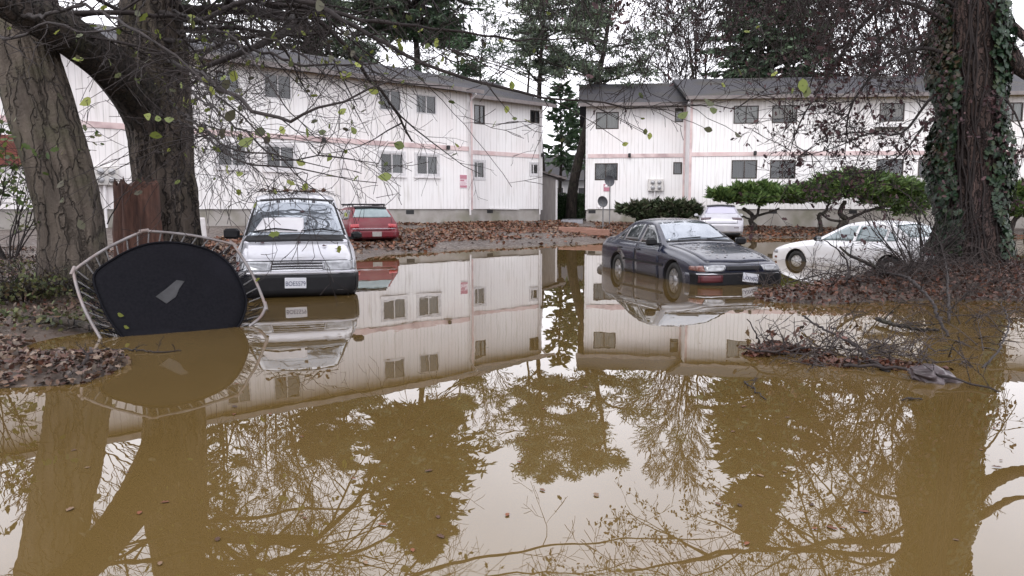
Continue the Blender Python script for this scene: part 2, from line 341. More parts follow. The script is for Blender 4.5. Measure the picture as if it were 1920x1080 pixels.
# windows far along the wall, beyond the maples
H2 += [(-28.5, -27.1, 5.0, 6.1), (-28.5, -27.1, 2.3, 3.4), (-32.5, -31.1, 2.3, 3.4)]
wall_with_holes(XL, S1x, ZS, ZE, OFF, H2).build('wall', M_side, bl)
for i, h in enumerate(H2):
    c_, s_ = (L2[i][1], L2[i][2]) if i < len(L2) else (0, 1)
    window(bl, *h, OFF, M_alu, c_, casing=bool(s_), sill=bool(s_))
m = MB(); m.add([(S1x, OFF, ZS), (S1x, 0, ZS), (S1x, 0, ZE), (S1x, OFF, ZE)], [(0, 1, 2, 3)]); m.add([(0, 0, ZS), (0, 9.6, ZS), (0, 9.6, ZE), (0, 4.8, 8.75), (0, 0, ZE)], [(0, 1, 2, 3, 4)]); m.add([(0, 9.6, ZS), (XL, 9.6, ZS), (XL, 9.6, ZE), (0, 9.6, ZE)], [(0, 1, 2, 3)]); m.add([(XL, OFF, ZS), (XL, 9.6, ZS), (XL, 9.6, ZE), (XL, OFF, ZE)], [(0, 1, 2, 3)])
m.build('wall', M_side, bl)
m = MB(); m.box(S1x + .05, -.05, .06, 9.4, .1, ZS); m.box(XL, S1x - .0, OFF + .06, 9.3, .08, ZS - .003)
m.build('foundation', M_found, bl)
zb = FL.px(1010, 293)[1]
m = MB(); m.box(S1x + .10, -.10, -.035, -.002, zb - .105, zb + .105); m.build('band_trim', M_trim, bl)
zb2 = FL.px(860, 278, OFF)[1]
m = MB(); m.box(XL, S1x - .12, OFF - .035, OFF - .002, zb2 - .105, zb2 + .105); m.build('band_trim', M_trim, bl)
for (xa, xb, y, mt) in ((-.10, .02, -.045, M_trimw), (S1x + .002, S1x + .10, -.045, M_trim), (S1x - .12, S1x + .0, OFF - .045, M_trim)):
    m = MB(); m.box(xa, xb, y, y + .043, ZS - .05, ZE - .02); m.build('corner_trim', mt, bl)
xt = FL.px(640, 330, OFF)[0]; m = MB(); m.box(xt - .06, xt + .06, OFF - .05, OFF - .037, ZS, zb2 - .14); m.build('corner_trim', M_trimw, bl)
gable(bl, S1x - .01, .45, -.6, 4.8, 6.98 + .1, 8.95, 9); gable(bl, XL - .5, S1x + .25, OFF - .6, 4.6, 7.02 + .1, 9.0, 9)
m = MB(); m.box(S1x + .27, .46, -.66, -.605, 6.90, 7.08); m.build('fascia', M_fascia, bl)
m = MB(); m.box(XL, S1x + .26, OFF - .66, OFF - .605, 6.93, 7.12); m.build('fascia', M_fascia, bl)
for (u, v) in ((838, 276), (605, 262), (1015, 290)):
    off = OFF if u < 880 else 0; x, z = FL.px(u, v, off); m = MB(); m.bbox(x - .07, x + .07, off - .2, off - .04, z - .12, z + .08, .02); m.build('wall_lamp', M_black, bl)
for u in (770, 610, 520):
    x, z = FL.px(u, 397, OFF); m = MB(); m.box(x - .22, x + .22, OFF + .05, OFF + .07, ZS - .24, ZS - .05); m.build('foundation_vent', M_black, bl)
x, z = FL.px(920, 398); m = MB(); m.box(x - .2, x + .2, .05, .07, ZS - .22, ZS - .05); m.build('foundation_vent', M_black, bl)
for (xx, off, zt) in ((S1x - .22, OFF, 6.9), (-.22, 0, 6.88)):
    m = MB(); m.tube([(xx, off - .62, zt), (xx, off - .10, zt - .35), (xx, off - .10, 1.0)], .045, 8); m.build('downspout', M_trimw, bl)
xq, zq = FL.px(14, 282, OFF); m = MB(); m.bbox(xq - .5, xq + .5, OFF - .16, OFF - .04, zq - .5, zq + .5, .02); m.build('painted_panel', pbr('dull_red_panel', (.16, .045, .032), (.11, .035, .026), scale=4), bl)
# loose siding strip at foot of right section
x, z = FL.px(945, 394); m = MB(); m.box(x - 1.1, x + 1.0, -.10, -.05, ZS - .06, ZS - .01, Matrix.Rotation(R(.8), 4, 'Y')); m.build('loose_batten', M_trimw, bl)
def meter_box(F, u, v, off, label, mats):
    x, z = F.px(u, v, off); p = F.o + F.d * x + F.n * (off - .002); r = empty('meter_box', (p.x, p.y, z), F.rz); tag(r, label, 'electric meter')
    m = MB(); m.bbox(-.42, .42, -.22, 0, -.33, .33, .02); c = m.build('cabinet', M_found2, r)
    for sx in (-.17, .19):
        for sz in (-.14, .15):
            m = MB(); m.lathe([(.115, 0), (.115, -.05), (.09, -.10), (.0, -.11)], 16, Matrix.Translation((sx, -.222, sz))); m.build('meter', M_mgl, c)
    m = MB(); m.tube([(-.05, -.1, -.33), (-.05, -.1, -z + hgt(p.x, p.y) )], .05, 10); m.build('conduit', M_trimw, r)
    return r
M_found2 = pbr('meter_paint', (.50, .48, .46), (.62, .60, .58), scale=9, rough=.5); M_mgl = pbr('meter_glass', (.32, .32, .33), rough=.15, coat=.5)
meter_box(FL, 196, 330, OFF, 'pale electric meter cabinet on the white wall in the gap between the two maple trunks', None)
# notice sign with red lettering
def text(body, size, mat, parent, loc, rot, ext=.002, name='lettering', bold=.0):
    cu = bpy.data.curves.new(name, 'FONT'); cu.body = body; cu.size = size; cu.extrude = ext; cu.align_x = 'CENTER'; cu.align_y = 'CENTER'; cu.offset = bold
    o = bpy.data.objects.new(name, cu); COL.objects.link(o); dg = bpy.context.evaluated_depsgraph_get(); me = bpy.data.meshes.new_from_object(o.evaluated_get(dg))
    bpy.data.objects.remove(o); bpy.data.curves.remove(cu); me.materials.clear(); me.materials.append(mat)
    o = bpy.data.objects.new(name, me); COL.objects.link(o); o.parent = parent; o.location = loc; o.rotation_euler = rot; return o
M_red = pbr('sign_red', (.36, .13, .18), (.45, .22, .26), scale=12, rough=.6); M_signw = pbr('sign_white', (.72, .66, .68), (.6, .5, .54), scale=9, rough=.5)
x, z = FL.px(868.5, 340, OFF); p = FL.o + FL.d * x + FL.n * (OFF - .002); r = empty('notice_sign', (p.x, p.y, z), FL.rz); tag(r, 'tall narrow pink and white notice sign on the white wall', 'sign')
m = MB(); m.box(-.22, .22, -.02, 0, -.33, .33); bd = m.build('board', M_signw, r)
m = MB(); m.box(-.21, .21, -.024, -.0205, .12, .31); m.box(-.20, .05, -.024, -.0205, .0, .07); m.box(-.21, .21, -.024, -.0205, -.31, -.20); m.build('red_panel', M_red, bd)
for i, zz in enumerate((.09, -.05, -.11, -.16)):
    m = MB(); m.box(-.19, .19 - .06 * (i % 2), -.023, -.0205, zz - .008, zz + .008); m.build('printed_line', M_red, bd)

# ================================================================ EAST (right) APARTMENT BUILDING
FA = Face(4.13, 42.2, 1, -.10)
br = empty('apartment_building', FA.o, FA.rz); tag(br, 'long two storey white apartment block with dark framed windows, behind the spreading junipers', 'apartment building')
xB = FA.px(1290, 392, -1.75)[0]; OB = -1.75; XR = 34.0
xA1 = FA.px(1286, 392)[0]
upA = [rect(FA, r_) for r_ in ((1117, 210, 1160, 242), (1265, 203, 1288, 229))]; loA = [rect(FA, r_) for r_ in ((1115, 306, 1158, 338), (1262, 304, 1284, 327))]
upA[1] = (upA[1][0], min(upA[1][1], xB - .15), upA[1][2], upA[1][3]); loA[1] = (loA[1][0], min(loA[1][1], xB - .15), loA[1][2], loA[1][3])
wall_with_holes(0, xB, ZS, ZE, 0, upA + loA).build('wall', M_side, br)
for r_, c_ in zip(upA + loA, (1, 3, 0, 0)): window(br, *r_, 0, M_bronze, c_, split=.48 if r_[1] - r_[0] > .9 else .97)
LB = [((1375, 198, 1422, 232), 1), ((1447, 197, 1494, 231), 3), ((1648, 193, 1695, 228), 3), ((1880, 192, 1917, 228), 1), ((1371, 300, 1419, 335), 0), ((1443, 300, 1491, 335), 2), ((1642, 298, 1693, 333), 0), ((1720, 298, 1766, 333), 2), ((1872, 298, 1907, 335), 0)]
HB = [rect(FA, a, OB) for a, _ in LB] + [(26.5, 27.9, 5.05, 6.2), (26.5, 27.9, 3.0 - .4, 3.75)]
wall_with_holes(xB, XR, ZS, ZE, OB, HB).build('wall', M_side, br)
for i, h in enumerate(HB): window(br, *h, OB, M_bronze, LB[i][1] if i < len(LB) else 1, split=.5 if i != 5 else .5)
m = MB(); m.add([(xB, OB, ZS), (xB, 0, ZS), (xB, 0, ZE), (xB, OB, ZE)], [(0, 1, 2, 3)]); m.add([(0, 0, ZS), (0, 9.6, ZS), (0, 9.6, ZE), (0, 4.8, 8.7), (0, 0, ZE)], [(0, 1, 2, 3, 4)]); m.add([(0, 9.6, ZS), (XR, 9.6, ZS), (XR, 9.6, ZE), (0, 9.6, ZE)], [(0, 1, 2, 3)]); m.add([(XR, OB, ZS), (XR, 9.6, ZS), (XR, 9.6, ZE), (XR, OB, ZE)], [(0, 1, 2, 3)])
m.build('wall', M_side, br)
m = MB(); m.box(.05, xB + .1, .06, 9.4, .08, ZS); m.box(xB + .05, XR, OB + .06, 9.3, .08, ZS - .003); m.build('foundation', M_found, br)
zb = FA.px(1190, 292)[1]; m = MB(); m.box(.10, xB - .02, -.035, -.002, zb - .105, zb + .105); m.build('band_trim', M_trim, br)
zb = FA.px(1500, 288, OB)[1]; m = MB(); m.box(xB + .12, XR, OB - .035, OB - .002, zb - .105, zb + .105); m.build('band_trim', M_trim, br)
for (xa, xb, y, mt) in ((-.02, .10, -.045, M_trimw), (xB - .0, xB + .12, OB - .045, M_trim), (xB - .1, xB - .002, -.045, M_trim)):
    m = MB(); m.box(xa, xb, y, y + .043, ZS - .05, ZE - .02); m.build('corner_trim', mt, br)
for u in (1565, 1100):
    if u > 1290: x = FA.px(u, 330, OB)[0]; m = MB(); m.box(x - .03, x + .03, OB - .02, OB - .002, ZS, zb - .14); m.build('corner_trim', M_trimw, br)
gable(br, -.45, xB + .01, -.6, 4.8, 7.05, 8.92, 9); gable(br, xB - .30, XR + .5, OB - .6, 4.3, 7.10, 9.05, 9)
m = MB(); m.box(-.46, xB - .31, -.66, -.605, 6.87, 7.05); m.build('fascia', M_fascia, br)
m = MB(); m.box(xB - .31, XR, OB - .66, OB - .605, 6.92, 7.10); m.build('fascia', M_fascia, br)
for (u, v, off) in ((1180, 291, 0), (1415, 287, OB), (1509, 287, OB)):
    x, z = FA.px(u, v, off); m = MB(); m.bbox(x - .07, x + .07, off - .2, off - .04, z - .12, z + .1, .02); m.build('wall_lamp', M_black, br)
x, z = FA.px(1668, 240, OB); m = MB(); m.box(x - .75, x + .7, OB - .35, OB - .02, z - .04, z + .03); m.build('window_shelf', M_bronze, br)
for u in (1110, 1350, 1450, 1600):
    off = 0 if u < 1290 else OB; x, z = FA.px(u, 397, off); m = MB(); m.box(x - .2, x + .2, off + .05, off + .07, ZS - .24, ZS - .06); m.build('foundation_vent', M_black, br)
meter_box(FA, 1229, 347, 0, 'pale electric meter cabinet with four meters on the white wall, above the low dark juniper', None)
x, z = FA.px(1138, 352); p = FA.o + FA.d * x + FA.n * -.002; r = empty('notice_sign', (p.x, p.y, z), FA.rz); tag(r, 'small faded pink notice sign behind the satellite dishes', 'sign')
m = MB(); m.box(-.19, .19, -.02, 0, -.2, .2); bd = m.build('board', M_red, r); m = MB(); m.box(-.14, .14, -.024, -.0205, .02, .1); m.build('pale_panel', M_signw, bd)

# ================================================================ FAR HOUSE, SHED, HEDGE, PATH
hf = empty('far_house', (5.0, 68, .4), R(4)); tag(hf, 'distant low white house with a grey roof seen between the two apartment blocks', 'house')
m = MB(); m.box(-6, 6, 0, 7, -.4, 3.5); m.build('wall', pbr('far_white', (.6, .6, .6), (.45, .46, .47), scale=1, rough=.7), hf)
m = MB(); poly = [(-.6, 3.45), (3.5, 6.0), (7.6, 3.45)]; m.add([(x, a, b_) for x in (-6.6, 6.6) for a, b_ in poly], [(0, 1, 4, 3), (1, 2, 5, 4), (0, 2, 5, 3), (0, 1, 2), (3, 5, 4)]); m.build('roof', M_roof, hf)
for a in (-3.2, -1.3, .9, 3.0):
    m = MB(); m.box(a, a + 1.0, -.04, -.003, 1.2, 2.9); w_ = m.build('window', M_trimw, hf); m = MB(); m.box(a + .1, a + .9, -.06, -.041, 1.3, 2.8); m.build('pane', M_curt[2], w_)
m = MB(); m.box(-6, 6, -3.5, -3.4, .2, 1.5); m.build('fence', M_trimw, None).location = (4.6, 66, .2)
fo = bpy.data.objects['fence']; tag(fo, 'pale low picket fence panel in front of the distant house', 'fence')
# shed at the right end of the left building
pA = at(1019, 400, 44.2); pB = at(1044, 400, 44.2); sh = empty('shed', (pA.x, 44.2, .5), 0); tag(sh, 'narrow weathered grey lean-to shed at the end of the white apartment block', 'shed')
wd = pB.x - pA.x
M_shed = pbr('weathered_board', (.17, .15, .145), (.24, .22, .21), scale=3, rough=.8, stretch=(9, 9, .5))
m = MB(); m.prism([(-.3, -.3), (wd, -.3), (wd, 2.55), (-.3, 2.95)], 0, 2.6); m.build('wall', M_shed, sh)
m = MB(); m.prism([(-.35, 2.98), (wd + .55, 2.50), (wd + .55, 2.62), (-.35, 3.10)], -.25, 2.8); m.build('roof', M_fascia, sh)
m = MB(); m.box(wd - .08, wd + .03, -.03, .0 - .002, -.2, 2.5); m.build('corner_board', M_trimw, sh)
# concrete step / path slab
M_conc = pbr('wet_concrete', (.20, .20, .22), (.28, .28, .30), scale=3, rough=.35, bump=.2, bscale=14)
a, b_, c, d = onz(1052, 416, .62), onz(1093, 416, .62), onz(1092, 401, .62), onz(1070, 399, .62)
m = MB(); z1 = .70
vs = [(p.x, p.y, z) for z in (.45, z1) for p in (a, b_, c, d)]; m.add(vs, [(0, 1, 2, 3), (4, 5, 6, 7), (0, 1, 5, 4), (1, 2, 6, 5), (2, 3, 7, 6), (3, 0, 4, 7)])
tag(m.build('path_slab', M_conc), 'wet grey concrete slab of the path between the buildings', kind='structure')
# timber edging boards
M_timber = pbr('rotting_timber', (.20, .10, .07), (.30, .17, .13), scale=5, rough=.6, stretch=(1, 8, 8), bump=.4)
for i, (u0, u1, v, zz, lab) in enumerate(((1048, 1118, 430, .40, 'dull red timber edging board below the concrete path slab'), (1100, 1142, 433.5, .36, 'short weathered timber board on the muddy shore beside the dark sedan'))):
    a = onz(u0, v, zz); b_ = onz(u1, v + 1, zz); L_ = (b_ - a).length; m = MB(); m.bbox(0, L_, -.06, .06, -.16, .10, .012)
    o = m.build('timber_edging', M_timber); o.location = a; o.rotation_euler = (0, R(.5), math.atan2(b_.y - a.y, b_.x - a.x)); tag(o, lab, 'board')
# satellite dishes
M_dish = pbr('dish_grey', (.085, .09, .10), (.12, .125, .14), scale=6, rough=.45); M_pole = pbr('galvanised_pole', (.22, .22, .23), (.14, .14, .14), scale=6, rough=.5, metal=.4)
def dish(u, v, Y, rad, label):
    c = at(u, v, Y); g = hgt(c.x, Y); r = empty('satellite_dish', (c.x, Y, g)); tag(r, label, 'satellite dish'); h = c.z - g
    m = MB(); m.tube([(.04, .12, -.1), (.04, .12, h - .3), (.02, .1, h)], .03, 10); m.build('pole', M_pole, r)
    M = Matrix.Translation((0, 0, h)) @ Matrix.Rotation(R(-28), 4, 'Z') @ Matrix.Rotation(R(18), 4, 'X')
    prof = [(0.001, .10)] + [(rad * k / 8, .10 - .10 * (k / 8) ** 2) for k in range(1, 9)] + [(rad * 1.03, .0), (rad, .02)] + [(rad * k / 8, .12 - .10 * (k / 8) ** 2) for k in range(7, 0, -1)] + [(.001, .12)]
    m = MB(); m.lathe(prof, 28, M @ Matrix.Scale(1.1, 4, (0, 0, 1))); m.build('reflector', M_dish, r)
    tip = M @ Vector((0, -.55, -.12)); m = MB(); m.tube([M @ Vector((0, .02, -rad * .95)), M @ Vector((0, -.3, -rad * .8)), tip], .016, 8); m.build('feed_arm', M_pole, r)
    m = MB(); m.bbox(-.06, .06, -.06, .06, -.07, .07, .02, Matrix.Translation(tip)); m.build('receiver', M_trimw, r)
dish(1143, 339, 38.5, .26, 'upper dark grey satellite dish on a tall thin pole beside the wall')
dish(1130, 378, 36.5, .25, 'lower dark grey satellite dish on a short pole beside the wall')
# white board leaning by the maple
p = at(375, 408, 23.0); m = MB(); m.bbox(-.17, .17, -.03, .03, -.42, .42, .01, Matrix.Rotation(R(10), 4, 'X')); o = m.build('leaning_board', M_trimw); o.location = (p.x, p.y, .62); tag(o, 'small pale board standing against the foundation beside the broken stumped maple', 'board')
# ================================================================ CARS
def paint(name, c, c2=None, rough=.35, metal=.0, coat=.6, dirt=(.10, .09, .08)):
    return pbr(name, c, c2 or tuple(x * .8 for x in c), scale=2.2, rough=rough, metal=metal, coat=coat, c3=tuple(.55 * a + .45 * d for a, d in zip(c, dirt)), s3=2.6, bump=.04, bscale=30)
M_cglass = pbr('car_glass', (.018, .022, .024), (.035, .042, .045), scale=3, rough=.03, ior=2.1)
M_pglass = pbr('car_glass_pale', (.11, .155, .165), (.18, .235, .245), scale=3, rough=.06, ior=1.9)
M_rubber = pbr('tyre_rubber', (.018, .018, .018), rough=.75); M_blk = pbr('black_plastic', (.008, .008, .010), (.014, .014, .016), scale=6, rough=.5, ior=1.3)
M_wind = pbr('windscreen_glass', (.20, .225, .26), (.33, .36, .40), scale=2, rough=.02, metal=.62, ior=2.0)
M_chrome = pbr('chrome', (.5, .5, .52), rough=.18, metal=.9); M_rim = pbr('alloy', (.38, .38, .40), (.28, .27, .26), scale=8, rough=.35, metal=.6)
M_lens = pbr('lamp_lens', (.20, .205, .22), (.36, .37, .39), scale=14, rough=.08, ior=1.8, metal=.35); M_amber = pbr('amber_lens', (.15, .055, .042), rough=.15, coat=.5); M_tail = pbr('tail_lens', (.30, .012, .02), rough=.15, coat=.6); M_taild = pbr('dark_tail_lens', (.035, .01, .02), rough=.15, coat=.6)
M_seam = pbr('panel_gap', (.006, .006, .007), rough=.9)
M_plate = pbr('licence_plate', (.62, .63, .68), (.52, .53, .58), scale=10, rough=.45); M_ptext = pbr('plate_text', (.02, .03, .09), rough=.6)
def pchip(X, Yv, x):
    X = np.asarray(X, float); Yv = np.asarray(Yv, float); h = np.diff(X); d = np.diff(Yv) / h; m = np.zeros(len(X))
    for i in range(1, len(X) - 1):
        if d[i - 1] * d[i] > 0:
            w1, w2 = 2 * h[i] + h[i - 1], h[i] + 2 * h[i - 1]; m[i] = (w1 + w2) / (w1 / d[i - 1] + w2 / d[i])
    m[0], m[-1] = d[0], d[-1]
    i = int(np.clip(np.searchsorted(X, x) - 1, 0, len(X) - 2)); t = (x - X[i]) / h[i]
    return float((2*t**3-3*t**2+1)*Yv[i] + (t**3-2*t**2+t)*h[i]*m[i] + (-2*t**3+3*t**2)*Yv[i+1] + (t**3-t**2)*h[i]*m[i+1])
def section(P, ns=5):
    """quadratic B-spline through control polygon (half section)"""
    P = [Vector((0, *p)) for p in P]; P = [P[0]] + P + [P[-1]]; out = []
    for i in range(1, len(P) - 1):
        a, b_, c = (P[i - 1] + P[i]) / 2, P[i], (P[i] + P[i + 1]) / 2
        if i == 1: a = P[0]
        if i == len(P) - 2: c = P[-1]
        for k in range(ns):
            t = k / ns; out.append(a * (1 - t) ** 2 + b_ * 2 * t * (1 - t) + c * t * t)
    out.append(P[-1]); return out
class Car:
    def __init__(s, name, label, cat, st, wheels, rw, loc, heading, paintm, base_z, ground_black=True, pitch=0.0):
        s.root = empty(name, (loc[0], loc[1], base_z), heading, pitch); tag(s.root, label, cat); s.mat = paintm
        st = sorted(st, key=lambda q: q[0]); X = [q[0] for q in st]; cols = list(zip(*st))
        xs = np.unique(np.round(np.concatenate([np.linspace(X[0], X[-1], 90), X]), 4)); rings = []
        for x in xs:
            zb, w_, belt, wr, zr, T = [pchip(X, cols[k], x) for k in range(1, 7)]
            half = section([(0, zb), (w_ * .80, zb), (w_ - .05, zb + .02), (w_ - .012, zb + .22 * (belt - zb)), (w_, zb + .62 * (belt - zb)), (w_ - .008, belt - .03), (w_ - .04 if zr > belt + .12 else w_ - .03, belt + .02), (wr + .012, zr - .04), (wr - .02, zr + (T - zr) * .35), (wr * .72, T - (T - zr) * .22), (wr * .3, T), (0, T)])
            ring = [Vector((x, p.y, p.z)) for p in half] + [Vector((x, -p.y, p.z)) for p in reversed(half[1:-1])]; rings.append(ring)
        m = MB(); m.loft(rings); o = m.build('body', paintm, s.root); o.data.materials.append(M_blk)
        cut = MB(); s.wheels = wheels
        for wx in wheels:
            for sg in (1, -1):
                M = Matrix.Translation((wx, sg * 1.0, rw)) ; cut.lathe([(.001, -.30), (rw + .055, -.30), (rw + .055, .30), (.001, .30)], 36, M)
        co = cut.build('cut', M_blk); bo = o.modifiers.new('b', 'BOOLEAN'); bo.operation = 'DIFFERENCE'; bo.solver = 'EXACT'
        s.root.rotation_euler = (0, 0, 0); s.root.location = (0, 0, 0); bo.object = co; bpy.context.view_layer.update()
        dg = bpy.context.evaluated_depsgraph_get(); me = bpy.data.meshes.new_from_object(o.evaluated_get(dg)); o.modifiers.clear(); o.data = me
        bpy.data.objects.remove(co)
        if len(me.materials) < 2:
            while len(me.materials) < 2: me.materials.append(M_blk)
        me.materials[0] = paintm; me.materials[1] = M_blk
        for p in me.polygons:
            c = p.center; near = any(math.hypot(c.x - wx, c.z - rw) < rw + .052 and abs(c.y) > .5 for wx in wheels) or (c.z < .9 and any(abs(math.hypot(c.x - wx, c.z - rw) - rw - .055) < .006 for wx in wheels) and abs(p.normal.y) < .3)
            p.material_index = 1 if near else 0
        s.me = me; s.bvh = BVHTree.FromPolygons([v.co[:] for v in me.vertices], [tuple(p.vertices) for p in me.polygons]); s.body = o
        s.root.location = (loc[0], loc[1], base_z); s.root.rotation_euler = (0, pitch, heading); s.rw = rw; s.wmax = max(cols[2]) if len(cols) > 2 else .9
        s.w = max(cols[2]); s.heading = heading
    def cast(s, a, b_, axis):
        """axis front/rear: (y,z); left/right: (x,z); top: (x,y)"""
        o, d = {'front': (Vector((4, a, b_)), Vector((-1, 0, 0))), 'rear': (Vector((-4, a, b_)), Vector((1, 0, 0))), 'left': (Vector((a, 3, b_)), Vector((0, -1, 0))), 'right': (Vector((a, -3, b_)), Vector((0, 1, 0))), 'top': (Vector((a, b_, 4)), Vector((0, 0, -1)))}[axis]
        h = s.bvh.ray_cast(o, d)
        if h[0] is None:
            q = s.bvh.find_nearest({'front': Vector((2.2, a, b_)), 'rear': Vector((-2.2, a, b_)), 'left': Vector((a, .9, b_)), 'right': Vector((a, -.9, b_)), 'top': Vector((a, b_, 1))}[axis]); h = q
        n = h[1].normalized()
        if n.dot(d) > 0: n = -n
        return h[0], n
    def patch(s, name, mat, axis, top, bot, off=.006, nu=10, nv=5, parent=None, smooth=True, dep=.012):
        """surface patch between two polylines (same count) projected on the body; closed with a skirt"""
        def lerp(poly, t):
            k = t * (len(poly) - 1); i = min(int(k), len(poly) - 2); f = k - i; return (poly[i][0] * (1 - f) + poly[i + 1][0] * f, poly[i][1] * (1 - f) + poly[i + 1][1] * f)
        A = []; B = []
        for j in range(nv + 1):
            for i in range(nu + 1):
                p, q = lerp(top, i / nu), lerp(bot, i / nu); f = j / nv; c, n = s.cast(p[0] * (1 - f) + q[0] * f, p[1] * (1 - f) + q[1] * f, axis)
                A.append(c + n * off); B.append(c - n * dep)
        m = MB(); W = nu + 1; idx = lambda i, j: j * W + i; N_ = len(A)
        m.add(A + B, [(idx(i, j), idx(i + 1, j), idx(i + 1, j + 1), idx(i, j + 1)) for i in range(nu) for j in range(nv)], smooth)
        border = [(i, 0) for i in range(nu)] + [(nu, j) for j in range(nv)] + [(i, nv) for i in range(nu, 0, -1)] + [(0, j) for j in range(nv, 0, -1)]
        fs = []
        for k in range(len(border)):
            a, b_ = idx(*border[k]), idx(*border[(k + 1) % len(border)]); fs.append((a, b_, b_ + N_, a + N_))
        b0 = len(m.v) - 2 * N_; m.f += [tuple(b0 + q for q in f) for f in fs]; m.sm += [False] * len(fs)
        return m.build(name, mat, parent or s.root)
    def strip(s, name, mat, axis, line, w_=.012, off=.004, parent=None, n=24):
        """thin strip of width w_ along a projected polyline"""
        P = []
        L_ = sum(math.dist(line[i], line[i + 1]) for i in range(len(line) - 1))
        pts = []
        for i in range(len(line) - 1):
            k = max(2, int(n * math.dist(line[i], line[i + 1]) / L_)); pts += [(line[i][0] + (line[i + 1][0] - line[i][0]) * j / k, line[i][1] + (line[i + 1][1] - line[i][1]) * j / k) for j in range(k)]
        pts.append(line[-1]); top = []; vs = []
        for i, p in enumerate(pts):
            a = pts[max(i - 1, 0)]; c = pts[min(i + 1, len(pts) - 1)]; t = Vector((c[0] - a[0], c[1] - a[1])).normalized(); nn = Vector((-t.y, t.x)) * w_ / 2
            for sg in (1, -1):
                h, nr = s.cast(p[0] + nn.x * sg, p[1] + nn.y * sg, axis); vs.append(h + nr * off)
        m = MB(); m.add(vs, [(2 * i, 2 * i + 1, 2 * i + 3, 2 * i + 2) for i in range(len(pts) - 1)], True); return m.build(name, mat, parent or s.root)
    def wheel(s, x, side, spokes=8, rimm=None, w_=.19):
        rw = s.rw; y0 = side * (s.w - .035); rimm = rimm or M_rim
        M = Matrix.Translation((x, y0 - side * w_ / 2, rw)) @ (Matrix.Rotation(math.pi, 4, 'Z') if side < 0 else Matrix.Identity(4))
        h = w_ / 2; ri = rw * .66
        prof = [(ri, -h), (rw * .93, -h * 1.02), (rw, -h * .75), (rw, h * .75), (rw * .93, h * 1.02), (ri, h), (ri * .97, h * .8), (ri * .95, -h)]
        m = MB(); m.lathe(prof, 36, M, closed=True); t = m.build('wheel', M_rubber, s.root)
        m = MB(); m.lathe([(ri * .99, -h * .9), (ri * .99, h * .82), (ri * .90, h * .86), (ri * .86, h * .35), (.001, h * .30)], 32, M, closed=True)
        for k in range(spokes):
            a = 2 * math.pi * k / spokes; Mr = M @ Matrix.Rotation(a, 4, 'Y'); m.add([Mr @ Vector(q) for q in ((.03, h * .55, -.022), (ri * .88, h * .78, -.032), (ri * .88, h * .78, .032), (.03, h * .55, .022), (.03, h * .30, -.03), (ri * .88, h * .35, -.04), (ri * .88, h * .35, .04), (.03, h * .30, .03))], [(0, 1, 2, 3), (0, 4, 5, 1), (3, 2, 6, 7), (1, 5, 6, 2)])
        m.lathe([(.075, h * .3), (.07, h * .70), (.001, h * .74)], 16, M, closed=True)
        m.build('rim', rimm, t); m = MB(); m.lathe([(ri * .84, h * .36), (.001, h * .34)], 24, M, closed=True); m.build('spoke_shade_disc', M_blk, t)  # black disc stands in for the shade behind the spokes
        return t
    def all_wheels(s, **k):
        for x in s.wheels:
            for sd_ in (1, -1): s.wheel(x, sd_, **k)
    def plate(s, x, y, z, body, front=True, tilt=0.0, roll=0.0, h=.155, mat=None):
        M = Matrix.Translation((x, y, z)) @ Matrix.Rotation(tilt, 4, 'Y') @ Matrix.Rotation(roll, 4, 'X'); m = MB(); sg = 1 if front else -1
        m.bbox(-.006, .006, -.152, .152, -h / 2, h / 2, .003, M); p = m.build('licence_plate', mat or M_plate, s.root)
        if body:
            t = text(body, .095, M_ptext, p, (0, 0, 0), (0, 0, 0), ext=.001); t.matrix_local = M @ Matrix.Translation((sg * .0085, 0, -.012)) @ Matrix.Rotation(R(90) * sg, 4, 'Z') @ Matrix.Rotation(R(90), 4, 'X')
            t.scale = (.78, 1, 1)
        return p
    def mirror(s, x, side, z, mat, sc=1.0):
        y = side * (s.w + .08 * sc); m = MB(); m.bbox(x - .07, x + .05, y - .11 * sc, y + .11 * sc, z - .07 * sc, z + .08 * sc, .035); m.box(x - .03, x + .02, min(side * (s.w - .14), y - side * .05), max(side * (s.w - .14), y - side * .05), z - .06, z - .02); o = m.build('wing_mirror', mat, s.root)
        m = MB(); m.bbox(x - .082, x - .0705, y - .09 * sc, y + .09 * sc, z - .05 * sc, z + .06 * sc, .004); m.build('mirror_glass', M_chrome, o); return o
    def handle(s, x, z, side, mat):
        c, n = s.cast(x, z, 'left' if side > 0 else 'right'); m = MB(); m.bbox(c.x - .09, c.x + .09, c.y - .02, c.y + .02, c.z - .018, c.z + .018, .012); return m.build('door_handle', mat, s.root)
    def sidewin(s, polys, mat, trim=M_blk):
        for side in ('left', 'right'):
            for top, bot in polys: s.patch('side_window', mat, side, top, bot, .004, 8, 4)
    def door(s, side, x0, x1, z0, z1, hx=None, hmat=None):
        ln = [(x0, z1), (x0 - .0, z0 + .12), (x0 + .06, z0), (x1 - .06, z0), (x1, z0 + .12), (x1, z1)]
        d = s.patch('door', s.mat, side, [(x0 + .006, z1), (x1 - .006, z1)], [(x0 + .006, z0), (x1 - .006, z0)], .0025, 10, 6, dep=.004)
        s.strip('door_gap', M_seam, side, [(x0, z1), (x0, z0), (x1, z0), (x1, z1)], .014, .0045, parent=d)
        if hx is not None:
            c, n = s.cast(hx, z1 - .10, side); m = MB(); m.bbox(c.x - .09, c.x + .09, c.y - .018, c.y + .018, c.z - .018, c.z + .018, .012); m.build('handle', hmat or M_blk, d)
        return d
mir = lambda poly: [(-a, b_) for a, b_ in poly]
